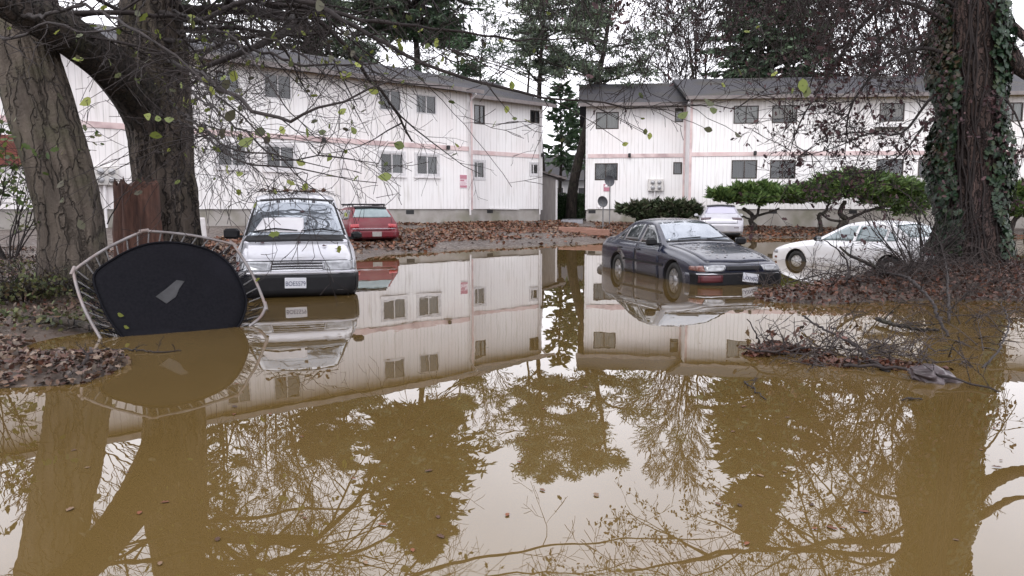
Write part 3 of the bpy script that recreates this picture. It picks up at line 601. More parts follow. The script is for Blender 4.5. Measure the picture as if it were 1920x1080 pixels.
# ---- silver minivan, facing the camera ---------------------------------------
pv = onz(559, 556); az = math.atan2(-pv.y, -pv.x)
hd = az; f = Vector((math.cos(hd), math.sin(hd))); c0 = Vector((pv.x, pv.y)) - f * 2.30
M_silver = paint('silver_paint', (.50, .50, .54), (.44, .44, .48), rough=.32, metal=.25, coat=.5, dirt=(.30, .29, .28))
#  x, zb, w, belt, wr, zr, T
ST = [(2.39, .26, .66, .50, .58, .58, .60), (2.33, .22, .80, .56, .70, .66, .68), (2.18, .20, .87, .64, .78, .76, .785), (1.95, .19, .895, .74, .80, .85, .885), (1.6, .18, .90, .86, .80, .965, 1.00), (1.45, .18, .90, .90, .795, 1.03, 1.075), (1.0, .18, .90, .93, .72, 1.38, 1.44), (.62, .18, .90, .94, .665, 1.60, 1.68), (.3, .18, .90, .94, .655, 1.67, 1.755), (-.4, .18, .90, .94, .655, 1.69, 1.79), (-1.6, .18, .90, .94, .655, 1.68, 1.77), (-2.15, .20, .89, .93, .65, 1.60, 1.66), (-2.32, .24, .84, .85, .66, 1.1, 1.16), (-2.38, .30, .74, .7, .6, .78, .8)]
V = Car('minivan', 'silver minivan facing the camera, standing in flood water with twigs on its roof', 'van', ST, (1.42, -1.42), .32, c0, hd, M_silver, -.19, pitch=R(.3))
V.patch('windscreen', M_wind, 'front', [(-.60, 1.605), (0, 1.645), (.60, 1.605)], [(-.735, 1.08), (0, 1.10), (.735, 1.08)], .006, 16, 10)
V.patch('cowl', M_blk, 'front', [(-.74, 1.075), (0, 1.095), (.74, 1.075)], [(-.80, .985), (0, .995), (.80, .985)], .008, 16, 3)
ws = V.patch('windscreen_surround', M_blk, 'front', [(-.64, 1.645), (0, 1.685), (.64, 1.645)], [(-.61, 1.612), (0, 1.652), (.61, 1.612)], .005, 14, 2)
for sg in (1, -1):
    V.patch('windscreen_pillar', M_blk, 'front', [(sg * .605, 1.60), (sg * .635, 1.60)], [(sg * .74, 1.08), (sg * .775, 1.08)], .005, 2, 8)
M_sheet = pbr('white_card', (.66, .65, .67), (.58, .57, .60), scale=3, rough=.6)
V.patch('dashboard_sunshade', M_sheet, 'front', [(-.50, 1.345), (-.1, 1.355), (.12, 1.345)], [(-.64, 1.14), (-.2, 1.125), (.12, 1.12)], .012, 10, 6)
for (y0, z0, y1, z1) in ((-.66, 1.12, .02, 1.135), (.08, 1.13, .70, 1.10)):
    a, na = V.cast(y0, z0, 'front'); b_, nb = V.cast(y1, z1, 'front'); mdl, nm = V.cast((y0 + y1) / 2, (z0 + z1) / 2 + .03, 'front'); m = MB(); m.tube([a + na * .03, mdl + nm * .04, b_ + nb * .03], [.009, .014, .009], 6); m.build('wiper', M_blk, V.root)
a, na = V.cast(0, .98, 'front')
V.patch('bonnet', M_silver, 'front', [(-.77, .975), (0, .985), (.77, .975)], [(-.80, .735), (0, .745), (.80, .735)], .004, 16, 6, dep=.004)
bon = [(-.79, .98), (-.815, .73), (.815, .73), (.79, .98)]
V.strip('bonnet_gap', M_seam, 'front', bon, .012, .007)
for sg in (1, -1):
    V.patch('headlight', M_lens, 'front', [(sg * .38, .718), (sg * .60, .725), (sg * .80, .725)], [(sg * .40, .60), (sg * .60, .585), (sg * .80, .585)], .010, 8, 4)
    V.patch('turn_signal', M_amber if sg < 0 else M_lens, 'front', [(sg * .81, .725), (sg * .86, .72)], [(sg * .81, .585), (sg * .855, .59)], .009, 3, 3)
    V.patch('fog_lamp', M_lens, 'front', [(sg * .52, .36), (sg * .68, .36)], [(sg * .52, .30), (sg * .68, .30)], .03, 3, 3)
g = V.patch('grille', M_blk, 'front', [(-.36, .71), (0, .715), (.36, .71)], [(-.38, .60), (0, .60), (.38, .60)], .006, 8, 3)
for zz in (.70, .665, .63, .60): V.strip('grille_slat', M_chrome, 'front', [(-.37, zz), (0, zz + .003), (.37, zz)], .014, .016, parent=g)
V.patch('bumper_trim', M_silver, 'front', [(-.86, .575), (-.5, .585), (0, .588), (.5, .585), (.86, .575)], [(-.87, .545), (-.5, .548), (0, .55), (.5, .548), (.87, .545)], .03, 18, 2)
V.patch('bumper', M_blk, 'front', [(-.87, .535), (-.5, .538), (0, .54), (.5, .538), (.87, .535)], [(-.86, .20), (-.5, .22), (0, .23), (.5, .22), (.86, .20)], .035, 18, 6)
for side in ('left', 'right'):
    V.patch('bumper_side', M_blk, side, [(1.80, .53), (2.28, .53)], [(1.80, .22), (2.28, .22)], .02, 6, 4)
c, n = V.cast(0.02, .42, 'front'); V.plate(c.x + .052, -.03, .42, 'BOE5579', roll=R(-1))
SW = [([(.98, 1.28), (.62, 1.52), (.12, 1.55)], [(1.32, 1.03), (.7, 1.0), (.12, 1.0)]), ([(.04, 1.55), (-.95, 1.55)], [(.04, 1.0), (-.95, 1.0)]), ([(-1.03, 1.55), (-1.95, 1.5)], [(-1.03, 1.0), (-2.05, 1.03)])]
V.sidewin(SW, M_cglass)
for sd_ in ('left', 'right'): V.door(sd_, .08, 1.12, .32, .96, .28)
V.door('right', -1.0, .06, .32, .96, -.1)
V.patch('rear_window', M_cglass, 'rear', [(-.58, 1.55), (.58, 1.55)], [(-.66, 1.15), (.66, 1.15)], .005, 8, 5)
V.mirror(1.12, -1, 1.10, M_blk, 1.1); V.mirror(1.12, 1, 1.06, M_blk, .8); V.all_wheels()
# ---- dark sedan --------------------------------------------------------------
M_navy = paint('dark_blue_paint', (.006, .009, .024), (.009, .012, .030), rough=.25, coat=.45, dirt=(.02, .022, .03))
hdv = Vector((.25, -.968)); hd = math.atan2(hdv.y, hdv.x)
SED = [(2.39, .24, .58, .46, .48, .55, .57), (2.33, .20, .74, .52, .64, .61, .63), (2.18, .18, .82, .58, .74, .665, .69), (1.9, .17, .86, .66, .76, .745, .785), (1.4, .17, .875, .73, .775, .835, .885), (.98, .17, .88, .775, .775, .885, .945), (.86, .17, .88, .785, .77, .925, .985), (.45, .17, .88, .80, .68, 1.13, 1.19), (.12, .17, .88, .81, .60, 1.28, 1.345), (-.1, .17, .88, .815, .585, 1.315, 1.385), (-.5, .17, .88, .82, .58, 1.325, 1.40), (-.95, .17, .88, .825, .585, 1.29, 1.365), (-1.3, .17, .88, .83, .64, 1.15, 1.22), (-1.68, .18, .87, .84, .735, .98, 1.03), (-2.1, .20, .84, .82, .74, .93, .975), (-2.3, .24, .78, .74, .70, .87, .90), (-2.38, .30, .68, .62, .6, .72, .74)]
D = Car('sedan', 'dark blue four door sedan standing in flood water up to its wheel hubs', 'car', SED, (1.43, -1.19), .31, (3.40, 15.15), hd, M_navy, -.285)
def sedan_kit(K, glass, sideglass=None, hm=None, rims=None, sp=8):
    sideglass = sideglass or glass
    K.patch('windscreen', M_wind, 'front', [(-.54, 1.31), (0, 1.345), (.54, 1.31)], [(-.68, .985), (0, 1.015), (.68, .985)], .006, 14, 8)
    K.patch('cowl', M_blk, 'front', [(-.69, .98), (0, 1.01), (.69, .98)], [(-.70, .955), (0, .985), (.70, .955)], .006, 12, 2)
    K.patch('rear_window', glass, 'rear', [(-.52, 1.30), (0, 1.33), (.52, 1.30)], [(-.64, 1.05), (0, 1.07), (.64, 1.05)], .006, 12, 6)
    K.sidewin([([(.40, 1.10), (.10, 1.255), (-.20, 1.28)], [(.72, .915), (.25, .92), (-.20, .925)]), ([(-.28, 1.28), (-.70, 1.27), (-1.0, 1.20)], [(-.28, .925), (-.65, .93), (-1.02, .94)]), ([(-1.08, 1.17), (-1.2, 1.10)], [(-1.10, .95), (-1.38, .965)])], sideglass)
    for sd_ in ('left', 'right'):
        K.door(sd_, -.24, .86, .27, .885, -.08, hm); K.door(sd_, -1.16, -.26, .27, .885, -1.0, hm)
    K.all_wheels(spokes=sp, rimm=rims)
sedan_kit(D, M_cglass, rims=M_rim)
D.patch('bonnet', M_navy, 'top', [(.95, -.70), (.95, 0), (.95, .70)], [(2.22, -.62), (2.28, 0), (2.22, .62)], .003, 14, 10, dep=.004)
D.strip('bonnet_gap', M_seam, 'top', [(.95, -.71), (2.2, -.63), (2.28, 0), (2.2, .63), (.95, .71)], .012, .006)
for sg in (1, -1):
    D.patch('headlight', M_lens, 'front', [(sg * .34, .615), (sg * .55, .62), (sg * .70, .61)], [(sg * .38, .525), (sg * .55, .51), (sg * .70, .51)], .012, 8, 4)
    D.patch('turn_signal', M_amber if sg < 0 else M_lens, 'front', [(sg * .71, .61), (sg * .80, .60)], [(sg * .71, .51), (sg * .805, .52)], .012, 4, 3)
    D.patch('turn_signal', M_amber, 'left' if sg > 0 else 'right', [(2.20, .60), (2.02, .60)], [(2.20, .52), (2.02, .53)], .010, 3, 3)
M_oldred = pbr('sun_faded_bumper', (.10, .022, .028), (.06, .015, .02), scale=4, rough=.35)
D.patch('grille', M_blk, 'front', [(-.32, .605), (.32, .605)], [(-.34, .53), (.34, .53)], .008, 8, 3)
bmp = D.patch('bumper', M_blk, 'front', [(-.84, .49), (-.5, .50), (0, .505), (.5, .50), (.84, .49)], [(-.82, .20), (-.5, .22), (0, .23), (.5, .22), (.82, .20)], .035, 18, 6)
D.strip('bumper_moulding', M_chrome, 'front', [(-.80, .475), (0, .485), (.80, .475)], .012, .040)
D.patch('faded_bumper_corner', M_oldred, 'front', [(-.78, .45), (-.42, .46)], [(-.78, .33), (-.42, .34)], .041, 6, 3)
for side in ('left', 'right'):
    D.patch('bumper_side', M_navy, side, [(1.86, .48), (2.30, .48)], [(1.86, .22), (2.30, .22)], .015, 6, 4)
    D.strip('side_moulding', M_blk, side, [(1.05, .55), (-.82, .56)], .045, .012)
    D.strip('belt_moulding', M_chrome, side, [(.80, .895), (-1.45, .945)], .012, .012)
c, n = D.cast(.12, .37, 'front'); D.plate(c.x + .058, .10, .405, 'LAXN022', roll=R(-7))
D.mirror(.72, -1, .96, M_blk, .95); D.mirror(.72, 1, .96, M_blk, .95)
for y in (-.45, .15):
    a, na = D.cast(y - .0, 1.0, 'front'); b_, nb = D.cast(y + .5, 1.035, 'front'); m = MB(); m.tube([a + na * .02, b_ + nb * .02], .009, 5); m.build('wiper', M_blk, D.root)
# ---- white sedan seen from behind its near side ------------------------------
M_white = paint('white_paint', (.72, .72, .74), (.68, .68, .70), rough=.25, coat=.6, dirt=(.5, .48, .46))
hdv = Vector((-.40, .917)); hd = math.atan2(hdv.y, hdv.x)
W_ = Car('sedan', 'white rounded sedan standing in flood water between the dark sedan and the ivy clad tree', 'car', [(a * 1.03, *r_) for a, *r_ in SED], (1.45, -1.28), .31, (8.50, 17.75), hd, M_white, -.36)
sedan_kit(W_, M_pglass, M_pglass, hm=M_white, rims=pbr('wheel_cover', (.55, .55, .56), rough=.4), sp=10)
for side in ('left', 'right'):
    W_.strip('side_moulding', M_white, side, [(1.05, .50), (-.90, .51)], .05, .014)
    W_.patch('tail_light', M_tail, side, [(-2.10, .88), (-2.30, .84)], [(-2.05, .70), (-2.33, .70)], .008, 4, 3)
    W_.patch('headlight', M_lens, side, [(2.28, .60), (2.10, .62)], [(2.28, .54), (2.10, .54)], .010, 4, 3)
    W_.patch('side_marker', M_amber, side, [(2.22, .46), (2.12, .46)], [(2.22, .41), (2.12, .41)], .010, 3, 2)
for sg in (1, -1): W_.patch('tail_light', M_tail, 'rear', [(sg * .42, .84), (sg * .72, .84)], [(sg * .42, .70), (sg * .72, .70)], .01, 5, 3)
W_.patch('bumper', M_white, 'rear', [(-.76, .60), (0, .61), (.76, .60)], [(-.76, .26), (0, .26), (.76, .26)], .035, 12, 4)
W_.mirror(.72, 1, .95, M_blk, .8); W_.mirror(.72, -1, .95, M_blk, .8)
# ---- red hatchback wagon, rear view -------------------------------------------
M_redp = paint('red_paint', (.13, .003, .011), (.10, .002, .009), rough=.4, coat=.25, dirt=(.10, .04, .04))
pr = at(703, 463, 24.3); hdv = Vector((-.42, .907)); hd = math.atan2(hdv.y, hdv.x); c0 = Vector((pr.x, pr.y)) + hdv * 2.12 + Vector((-.02, 0))
RW = [(2.10, .24, .58, .46, .48, .55, .57), (2.02, .20, .74, .55, .64, .63, .65), (1.7, .18, .82, .66, .74, .76, .80), (1.1, .17, .845, .76, .75, .87, .92), (.85, .17, .85, .80, .73, .93, .98), (.2, .17, .85, .83, .60, 1.25, 1.32), (-.3, .17, .85, .84, .59, 1.31, 1.39), (-1.2, .20, .85, .84, .60, 1.32, 1.40), (-1.72, .25, .85, .84, .61, 1.26, 1.33), (-1.95, .30, .84, .84, .72, .99, 1.02), (-2.05, .33, .82, .80, .76, .86, .875), (-2.12, .34, .78, .66, .68, .72, .74), (-2.14, .36, .74, .55, .6, .60, .62)]
RD = Car('hatchback', 'red hatchback with a roof rack, rear end showing past the silver minivan', 'car', RW, (1.25, -1.25), .30, c0, hd, M_redp, -.0)
RD.patch('rear_window', M_pglass, 'rear', [(-.50, 1.30), (0, 1.33), (.50, 1.30)], [(-.64, 1.03), (0, 1.02), (.64, 1.03)], .006, 12, 7)
RD.patch('spoiler', M_blk, 'rear', [(-.50, 1.345), (0, 1.37), (.50, 1.345)], [(-.52, 1.30), (0, 1.315), (.52, 1.30)], .05, 10, 3)
RD.sidewin([([(.35, 1.16), (.1, 1.24), (-.35, 1.26)], [(.66, .92), (.1, .92), (-.35, .93)]), ([(-.43, 1.26), (-1.0, 1.27)], [(-.43, .93), (-1.0, .94)]), ([(-1.08, 1.27), (-1.55, 1.25)], [(-1.08, .94), (-1.78, .97)])], M_cglass)
for sd_ in ('left', 'right'): RD.door(sd_, -.39, .80, .27, .88, -.2); RD.door(sd_, -1.1, -.41, .27, .88, -.95); RD.strip('side_moulding', M_blk, sd_, [(.95, .55), (-.9, .56)], .05, .012)
for sg in (1, -1): RD.patch('tail_light', M_tail, 'rear', [(sg * .48, .82), (sg * .76, .80)], [(sg * .48, .70), (sg * .76, .69)], .008, 5, 3)
RD.strip('tailgate_gap', M_seam, 'rear', [(-.62, .99), (-.60, .62), (.60, .62), (.62, .99)], .014, .006)
RD.strip('tailgate_crease', M_chrome, 'rear', [(-.7, .665), (.7, .665)], .014, .012)
RD.patch('bumper', M_redp, 'rear', [(-.80, .58), (0, .59), (.80, .58)], [(-.80, .38), (0, .38), (.80, .38)], .045, 14, 5)
c, n = RD.cast(-.05, .48, 'rear'); RD.plate(c.x - .056, -.08, .49, None, front=False, mat=pbr('old_plate', (.33, .31, .30), (.24, .22, .21), scale=12))
m = MB(); m.tube([(-2.2, -.25, .20), (-1.7, -.25, .22)], .03, 10); m.build('exhaust_pipe', M_chrome, RD.root)
rk = MB()
for y in (-.52, .52): rk.tube([(.1, y, 1.43), (-1.5, y, 1.43)], .018, 8); [rk.tube([(x, y, 1.36), (x, y, 1.43)], .015, 6) for x in (.05, -.7, -1.45)]
for x in (-.2, -1.2): rk.tube([(x, -.62, 1.455), (x, .62, 1.455)], .022, 8)
rk.build('roof_rack', M_blk, RD.root); RD.all_wheels(); RD.mirror(.66, 1, .94, M_redp, .8); RD.mirror(.66, -1, .94, M_redp, .8)
def on_car(K, x, y, off=.004):
    h, n = K.cast(x, y, 'top'); M = Matrix.Translation((K.root.location)) @ Matrix.Rotation(K.heading, 4, 'Z'); return M @ (h + n * off), (M.to_3x3() @ n)
# ---- silver crossover far back -------------------------------------------------
M_silv2 = paint('light_silver_paint', (.36, .355, .39), (.32, .315, .345), rough=.3, metal=.3, coat=.5, dirt=(.4, .4, .4))
ps = at(1352, 446, 30.6); hdv = Vector((.22, .975)); hd = math.atan2(hdv.y, hdv.x); c0 = Vector((ps.x, ps.y)) + hdv * 2.25
SV = [(2.25, .26, .58, .5, .5, .64, .66), (2.1, .22, .78, .62, .66, .78, .80), (1.6, .2, .86, .74, .76, .90, .95), (1.0, .2, .89, .84, .76, .99, 1.04), (.2, .2, .895, .90, .66, 1.38, 1.45), (-.4, .2, .895, .90, .64, 1.42, 1.52), (-1.3, .2, .895, .91, .62, 1.38, 1.48), (-1.85, .21, .89, .93, .68, 1.13, 1.19), (-2.08, .22, .88, .92, .76, .99, 1.03), (-2.2, .25, .86, .75, .74, .84, .86), (-2.25, .30, .8, .6, .66, .68, .70)]
S2 = Car('crossover_car', 'light silver hatchback crossover, rear view, parked behind the dark sedan roof', 'car', SV, (1.35, -1.30), .34, c0, hd, M_silv2, -.02)
S2.patch('rear_window', pbr('mist_glass', (.30, .29, .36), rough=.1, coat=.5), 'rear', [(-.54, 1.40), (0, 1.43), (.54, 1.40)], [(-.66, 1.13), (0, 1.12), (.66, 1.13)], .006, 12, 6)
S2.patch('spoiler', M_blk, 'rear', [(-.55, 1.455), (0, 1.48), (.55, 1.455)], [(-.56, 1.405), (0, 1.435), (.56, 1.405)], .03, 10, 3)
for sg in (1, -1): S2.patch('tail_light', M_taild, 'rear', [(sg * .40, .98), (sg * .82, .96)], [(sg * .44, .89), (sg * .82, .86)], .010, 6, 3)
S2.sidewin([([(.3, 1.28), (-.4, 1.36)], [(.75, 1.02), (-.4, 1.02)]), ([(-.48, 1.36), (-1.3, 1.30)], [(-.48, 1.02), (-1.6, 1.08)])], M_cglass)
S2.patch('bumper', M_silv2, 'rear', [(-.82, .70), (0, .71), (.82, .70)], [(-.80, .36), (0, .36), (.80, .36)], .04, 14, 5)
S2.patch('valance', M_blk, 'rear', [(-.74, .35), (.74, .35)], [(-.72, .22), (.72, .22)], .03, 8, 2)
for sg in (1, -1): S2.patch('reflector', M_taild, 'rear', [(sg * .5, .58), (sg * .68, .58)], [(sg * .5, .545), (sg * .68, .545)], .045, 3, 2)
S2.strip('tailgate_gap', M_seam, 'rear', [(-.66, 1.08), (-.62, .73), (.62, .73), (.66, 1.08)], .014, .006); S2.all_wheels(); S2.mirror(.7, 1, 1.05, M_silv2, .8); S2.mirror(.7, -1, 1.05, M_silv2, .8)
# ================================================================ TREES
def pathpts(pts, step):
    """Catmull-Rom resample of (Vector,radius) list"""
    P = [Vector(p) for p, _ in pts]; Rr = [r for _, r in pts]; out = []; rad = []
    for i in range(len(P) - 1):
        a, b_, c, d = P[max(i - 1, 0)], P[i], P[i + 1], P[min(i + 2, len(P) - 1)]; n = max(1, int((c - b_).length / step))
        for k in range(n):
            t = k / n; out.append(.5 * ((2 * b_) + (c - a) * t + (2 * a - 5 * b_ + 4 * c - d) * t * t + (3 * b_ - a - 3 * c + d) * t ** 3)); rad.append(Rr[i] * (1 - t) + Rr[i + 1] * t)
    out.append(P[-1]); rad.append(Rr[-1]); return out, rad
def bark_tube(m, pts, n=40, step=.12, amp=.07, fu=5.0, fz=1.2, seed=0, lob=0.0, knots=0.0):
    P, Rr = pathpts(pts, step); rings = []; a = Vector((1, 0, 0))
    for i, p in enumerate(P):
        t = (P[min(i + 1, len(P) - 1)] - P[max(i - 1, 0)]).normalized(); a = (a - t * a.dot(t)).normalized(); b_ = t.cross(a); r = Rr[i]; ring = []
        for k in range(n):
            th = 2 * math.pi * k / n; cx, sx = math.cos(th), math.sin(th)
            q = Vector((cx * fu * .5 + seed, sx * fu * .5, p.z * fz)); g = 1 - abs(noise.noise(q * 1.0)) * 2; g2 = noise.noise(Vector((cx * fu * 1.6 + seed, sx * fu * 1.6, p.z * fz * 1.7)))
            big = noise.noise(Vector((cx * 1.1 + seed, sx * 1.1, p.z * .45)))
            rr = r * (1 + amp * (g - .5) + amp * .6 * g2 + .10 * big + lob * max(0, 1.2 - i * step) * (math.sin(th * 5 + seed) * .5 + .3))
            if knots: rr += r * knots * max(0, noise.noise(Vector((cx * 2 + seed * 2, sx * 2, p.z * 1.4))) - .35)
            ring.append(p + (a * cx + b_ * sx) * rr)
        rings.append(ring)
    m.loft(rings)
def grow(m, p, d, L_, r, lev, rng, P, tips=None):
    seg = P.get('seg', .5); n = max(3, int(L_ / seg)); pts = [p.copy()]; rad = [r]; d = d.normalized(); w_ = P['wig']; up = P['up'] if lev < P.get('droopfrom', 99) else P.get('droop', 0)
    for i in range(n):
        d = (d + Vector((rng.gauss(0, w_), rng.gauss(0, w_), rng.gauss(0, w_ * .7) + up))).normalized(); pts.append(pts[-1] + d * (L_ / n)); rad.append(max(P['rmin'], r * (1 - .72 * (i + 1) / n)))
    m.tube(pts, rad, 6 if r > .06 else (4 if r > .015 else 3), cap=False)
    if tips is not None and lev >= P.get('tiplev', 99): tips += pts[1:]
    if lev >= P['lev']: return
    nc = rng.randint(*P['nc'][min(lev, len(P['nc']) - 1)])
    for c in range(nc):
        f = P.get('f0', .2) + (1 - P.get('f0', .2)) * (c + rng.random()) / nc; k = min(n - 1, int(f * n)); t = (pts[k + 1] - pts[k]).normalized(); base = pts[k].lerp(pts[k + 1], f * n - k if 0 <= f * n - k <= 1 else .5)
        s = Vector((rng.gauss(0, 1), rng.gauss(0, 1), rng.gauss(0, 1))); s = (s - t * s.dot(t)).normalized(); an = rng.uniform(*P['ang']); nd = t * math.cos(an) + s * math.sin(an)
        grow(m, base, nd, L_ * rng.uniform(*P['lr']) * (1 - .35 * f), rad[k] * rng.uniform(.45, .68), lev + 1, rng, P, tips)
def bark_mat(name, dark, light, crack, moss, sc=(5, 5, 1.1), cs=2.2, cw=.16, dist=.10):
    m = pbr(name, dark, light, scale=3.2, rough=.88, stretch=(1.6, 1.6, .55), contrast=.22, c3=moss, s3=1.6, detail=8)
    nt = m.node_tree; N = nt.nodes; L = nt.links.new; b = N['Principled BSDF']; tc = [n for n in N if n.type == 'TEX_COORD'][0]
    col = b.inputs['Base Color'].links[0].from_socket
    wn = N.new('ShaderNodeTexNoise'); wn.inputs['Scale'].default_value = 3.5; wn.inputs['Detail'].default_value = 4; L(tc.outputs['Object'], wn.inputs['Vector'])
    va = N.new('ShaderNodeMix'); va.data_type = 'RGBA'; va.inputs[0].default_value = dist; L(tc.outputs['Object'], va.inputs[6]); L(wn.outputs['Color'], va.inputs[7])
    mp = N.new('ShaderNodeMapping'); mp.inputs['Scale'].default_value = sc; L(va.outputs[2], mp.inputs[0])
    v = N.new('ShaderNodeTexVoronoi'); v.feature = 'DISTANCE_TO_EDGE'; v.inputs['Scale'].default_value = cs; L(mp.outputs[0], v.inputs['Vector'])
    r = N.new('ShaderNodeValToRGB'); r.color_ramp.elements[0].position = .0; r.color_ramp.elements[1].position = cw; r.color_ramp.elements[0].color = (0, 0, 0, 1); r.color_ramp.elements[1].color = (1, 1, 1, 1); L(v.outputs['Distance'], r.inputs[0])
    x = N.new('ShaderNodeMix'); x.data_type = 'RGBA'; L(r.outputs[0], x.inputs[0]); x.inputs[6].default_value = (*crack, 1); L(col, x.inputs[7]); L(x.outputs[2], b.inputs['Base Color'])
    fn_ = N.new('ShaderNodeTexNoise'); fn_.inputs['Scale'].default_value = 28; fn_.inputs['Detail'].default_value = 8; L(tc.outputs['Object'], fn_.inputs['Vector'])
    ma = N.new('ShaderNodeMath'); ma.operation = 'MULTIPLY_ADD'; L(fn_.outputs['Fac'], ma.inputs[0]); ma.inputs[1].default_value = .55; L(r.outputs[0], ma.inputs[2])
    u = N.new('ShaderNodeBump'); u.inputs['Strength'].default_value = 1.0; u.inputs['Distance'].default_value = .035; L(ma.outputs[0], u.inputs['Height']); L(u.outputs[0], b.inputs['Normal']); return m
M_barkx = pbr('maple_bark', (.028, .021, .018), (.125, .098, .078), scale=5, rough=.85, bump=1.0, bscale=16, stretch=(1.6, 1.6, .30), c3=(.035, .027, .02), s3=1.1, contrast=.2)
M_bark2 = pbr('dark_bark', (.018, .014, .012), (.055, .042, .036), scale=5, rough=.9, bump=1.0, bscale=14, stretch=(1.6, 1.6, .3), contrast=.16)
M_bark3 = pbr('red_brown_bark', (.022, .013, .012), (.095, .062, .055), scale=6, rough=.9, bump=1.0, bscale=18, stretch=(2.2, 2.2, .25), c3=(.05, .055, .03), s3=1.4, contrast=.14)
M_bark = bark_mat('maple_bark', (.048, .038, .031), (.120, .097, .078), (.050, .040, .032), (.060, .056, .034), sc=(4.2, 4.2, .22), cs=1.8, cw=.06, dist=.18)
M_bark2 = bark_mat('dark_bark', (.018, .014, .012), (.060, .046, .039), (.010, .008, .007), (.032, .032, .018), sc=(6, 6, .7), cs=2.0, cw=.12, dist=.26)
M_bark3 = bark_mat('furrowed_bark', (.030, .017, .015), (.105, .070, .062), (.011, .007, .007), (.045, .03, .024), sc=(9, 9, .9), dist=.2)
M_barkm = bark_mat('ridged_bark', (.038, .029, .024), (.115, .092, .075), (.018, .014, .012), (.045, .038, .022), sc=(5, 5, .5), cs=2.0, cw=.10, dist=.28)
M_twig = pbr('twig_bark', (.012, .009, .009), (.030, .022, .021), scale=8, rough=.85)
M_ltwig = pbr('grey_twig', (.028, .021, .020), (.060, .046, .042), scale=6, rough=.85)
M_yleaf = pbr('yellow_green_leaf', (.2, .25, .05), island=[(.06, .08, .025), (.16, .20, .045), (.25, .28, .06), (.085, .10, .045), (.06, .05, .035)], rough=.5, trans=.35)
M_dleaf = pbr('dead_leaf', (.1, .05, .03), island=[(.030, .014, .018), (.065, .030, .034), (.045, .022, .026), (.09, .048, .048)], rough=.7, trans=.1)
M_litter = pbr('leaf_litter', (.1, .05, .03), island=[(.090, .028, .012), (.16, .052, .020), (.035, .016, .010), (.15, .068, .030), (.10, .034, .016), (.055, .024, .013), (.20, .13, .08), (.05, .020, .012)], rough=.5)
M_ivy = pbr('ivy_leaf', (.02, .05, .02), island=[(.006, .016, .007), (.013, .036, .015), (.009, .027, .013), (.022, .05, .018), (.03, .04, .014)], rough=.5, trans=.08)
M_ivyb = pbr('ivy_leaf_brown', (.05, .04, .02), island=[(.03, .024, .012), (.05, .03, .015), (.018, .028, .012), (.075, .043, .02)], rough=.45, trans=.1)
M_bpine = pbr('green_pine_needle', (.03, .05, .02), island=[(.038, .072, .038), (.065, .119, .058), (.090, .152, .067), (.043, .080, .046)], rough=.6, trans=.12)
M_needle = pbr('needle', (.02, .04, .018), island=[(.034, .056, .038), (.064, .104, .060), (.094, .135, .075), (.049, .072, .053)], rough=.6, trans=.1)
M_pine = pbr('pine_needle', (.03, .05, .02), island=[(.049, .068, .053), (.085, .117, .075), (.117, .151, .087), (.064, .079, .064)], rough=.6, trans=.1)
M_jun = pbr('juniper_needle', (.04, .07, .02), island=[(.026, .055, .016), (.07, .125, .032), (.12, .175, .045), (.045, .085, .024)], rough=.6, trans=.15)
M_cop = pbr('copper_foliage', (.06, .02, .02), island=[(.045, .020, .020), (.075, .033, .032), (.055, .028, .026), (.035, .022, .018)], rough=.7, trans=.1)

def deciduous(name, label, cat, X, Y, H, r, seed, lean=(0, 0), nl=9, group=None, barkm=None, twigm=None, leafm=None, nleaf=0, lsize=.1, P=None, stems=1, z0=.3, low=.28, L0=.34):
    rng = random.Random(seed); g = hgt(X, Y); root = empty(name, (X, Y, g)); tag(root, label, cat, group)
    P = P or dict(lev=3, nc=[(6, 8), (4, 6), (3, 5)], wig=.10, up=.06, ang=(.5, 1.0), lr=(.42, .66), rmin=.008, seg=.7)
    tr = MB(); cr = MB(); tips = []
    for s_ in range(stems):
        a0 = rng.random() * 6.28; sp = .0 if stems == 1 else .16; pts = []; n = 8
        for i in range(n + 1):
            t = i / n; pts.append((Vector((lean[0] * t * H + math.cos(a0) * sp * H * t + rng.gauss(0, .012) * H * t, lean[1] * t * H + math.sin(a0) * sp * H * t + rng.gauss(0, .012) * H * t, -.3 + t * H)), max(.02, r * (1.15 - t * 1.05) * (1 if stems == 1 else .7))))
        bark_tube(tr, pts, n=14, step=.5, amp=.06, seed=seed + s_)
        for k in range(nl):
            t = low + (1 - low) * (k + rng.random()) / nl; i = min(n - 1, int(t * n)); p = pts[i][0].lerp(pts[i + 1][0], t * n - i); a = rng.random() * 6.28; el = rng.uniform(.35, 1.0)
            d = Vector((math.cos(a) * math.cos(el), math.sin(a) * math.cos(el), math.sin(el))); grow(cr, p, d, H * L0 * (1.15 - .6 * t), pts[i][1] * .5, 0, rng, P, tips)
    tr.build('trunk', barkm or M_bark2, root); cr.build('crown', twigm or M_ltwig, root, fix=False)
    if nleaf and tips:
        rg = np.random.default_rng(seed); T = np.array([t[:] for t in tips]); C = T[rg.integers(0, len(T), nleaf)] + rg.normal(0, .12, (nleaf, 3)); leaves('foliage', C, lsize, leafm, root, shape=KITE, rng=rg)
    return root
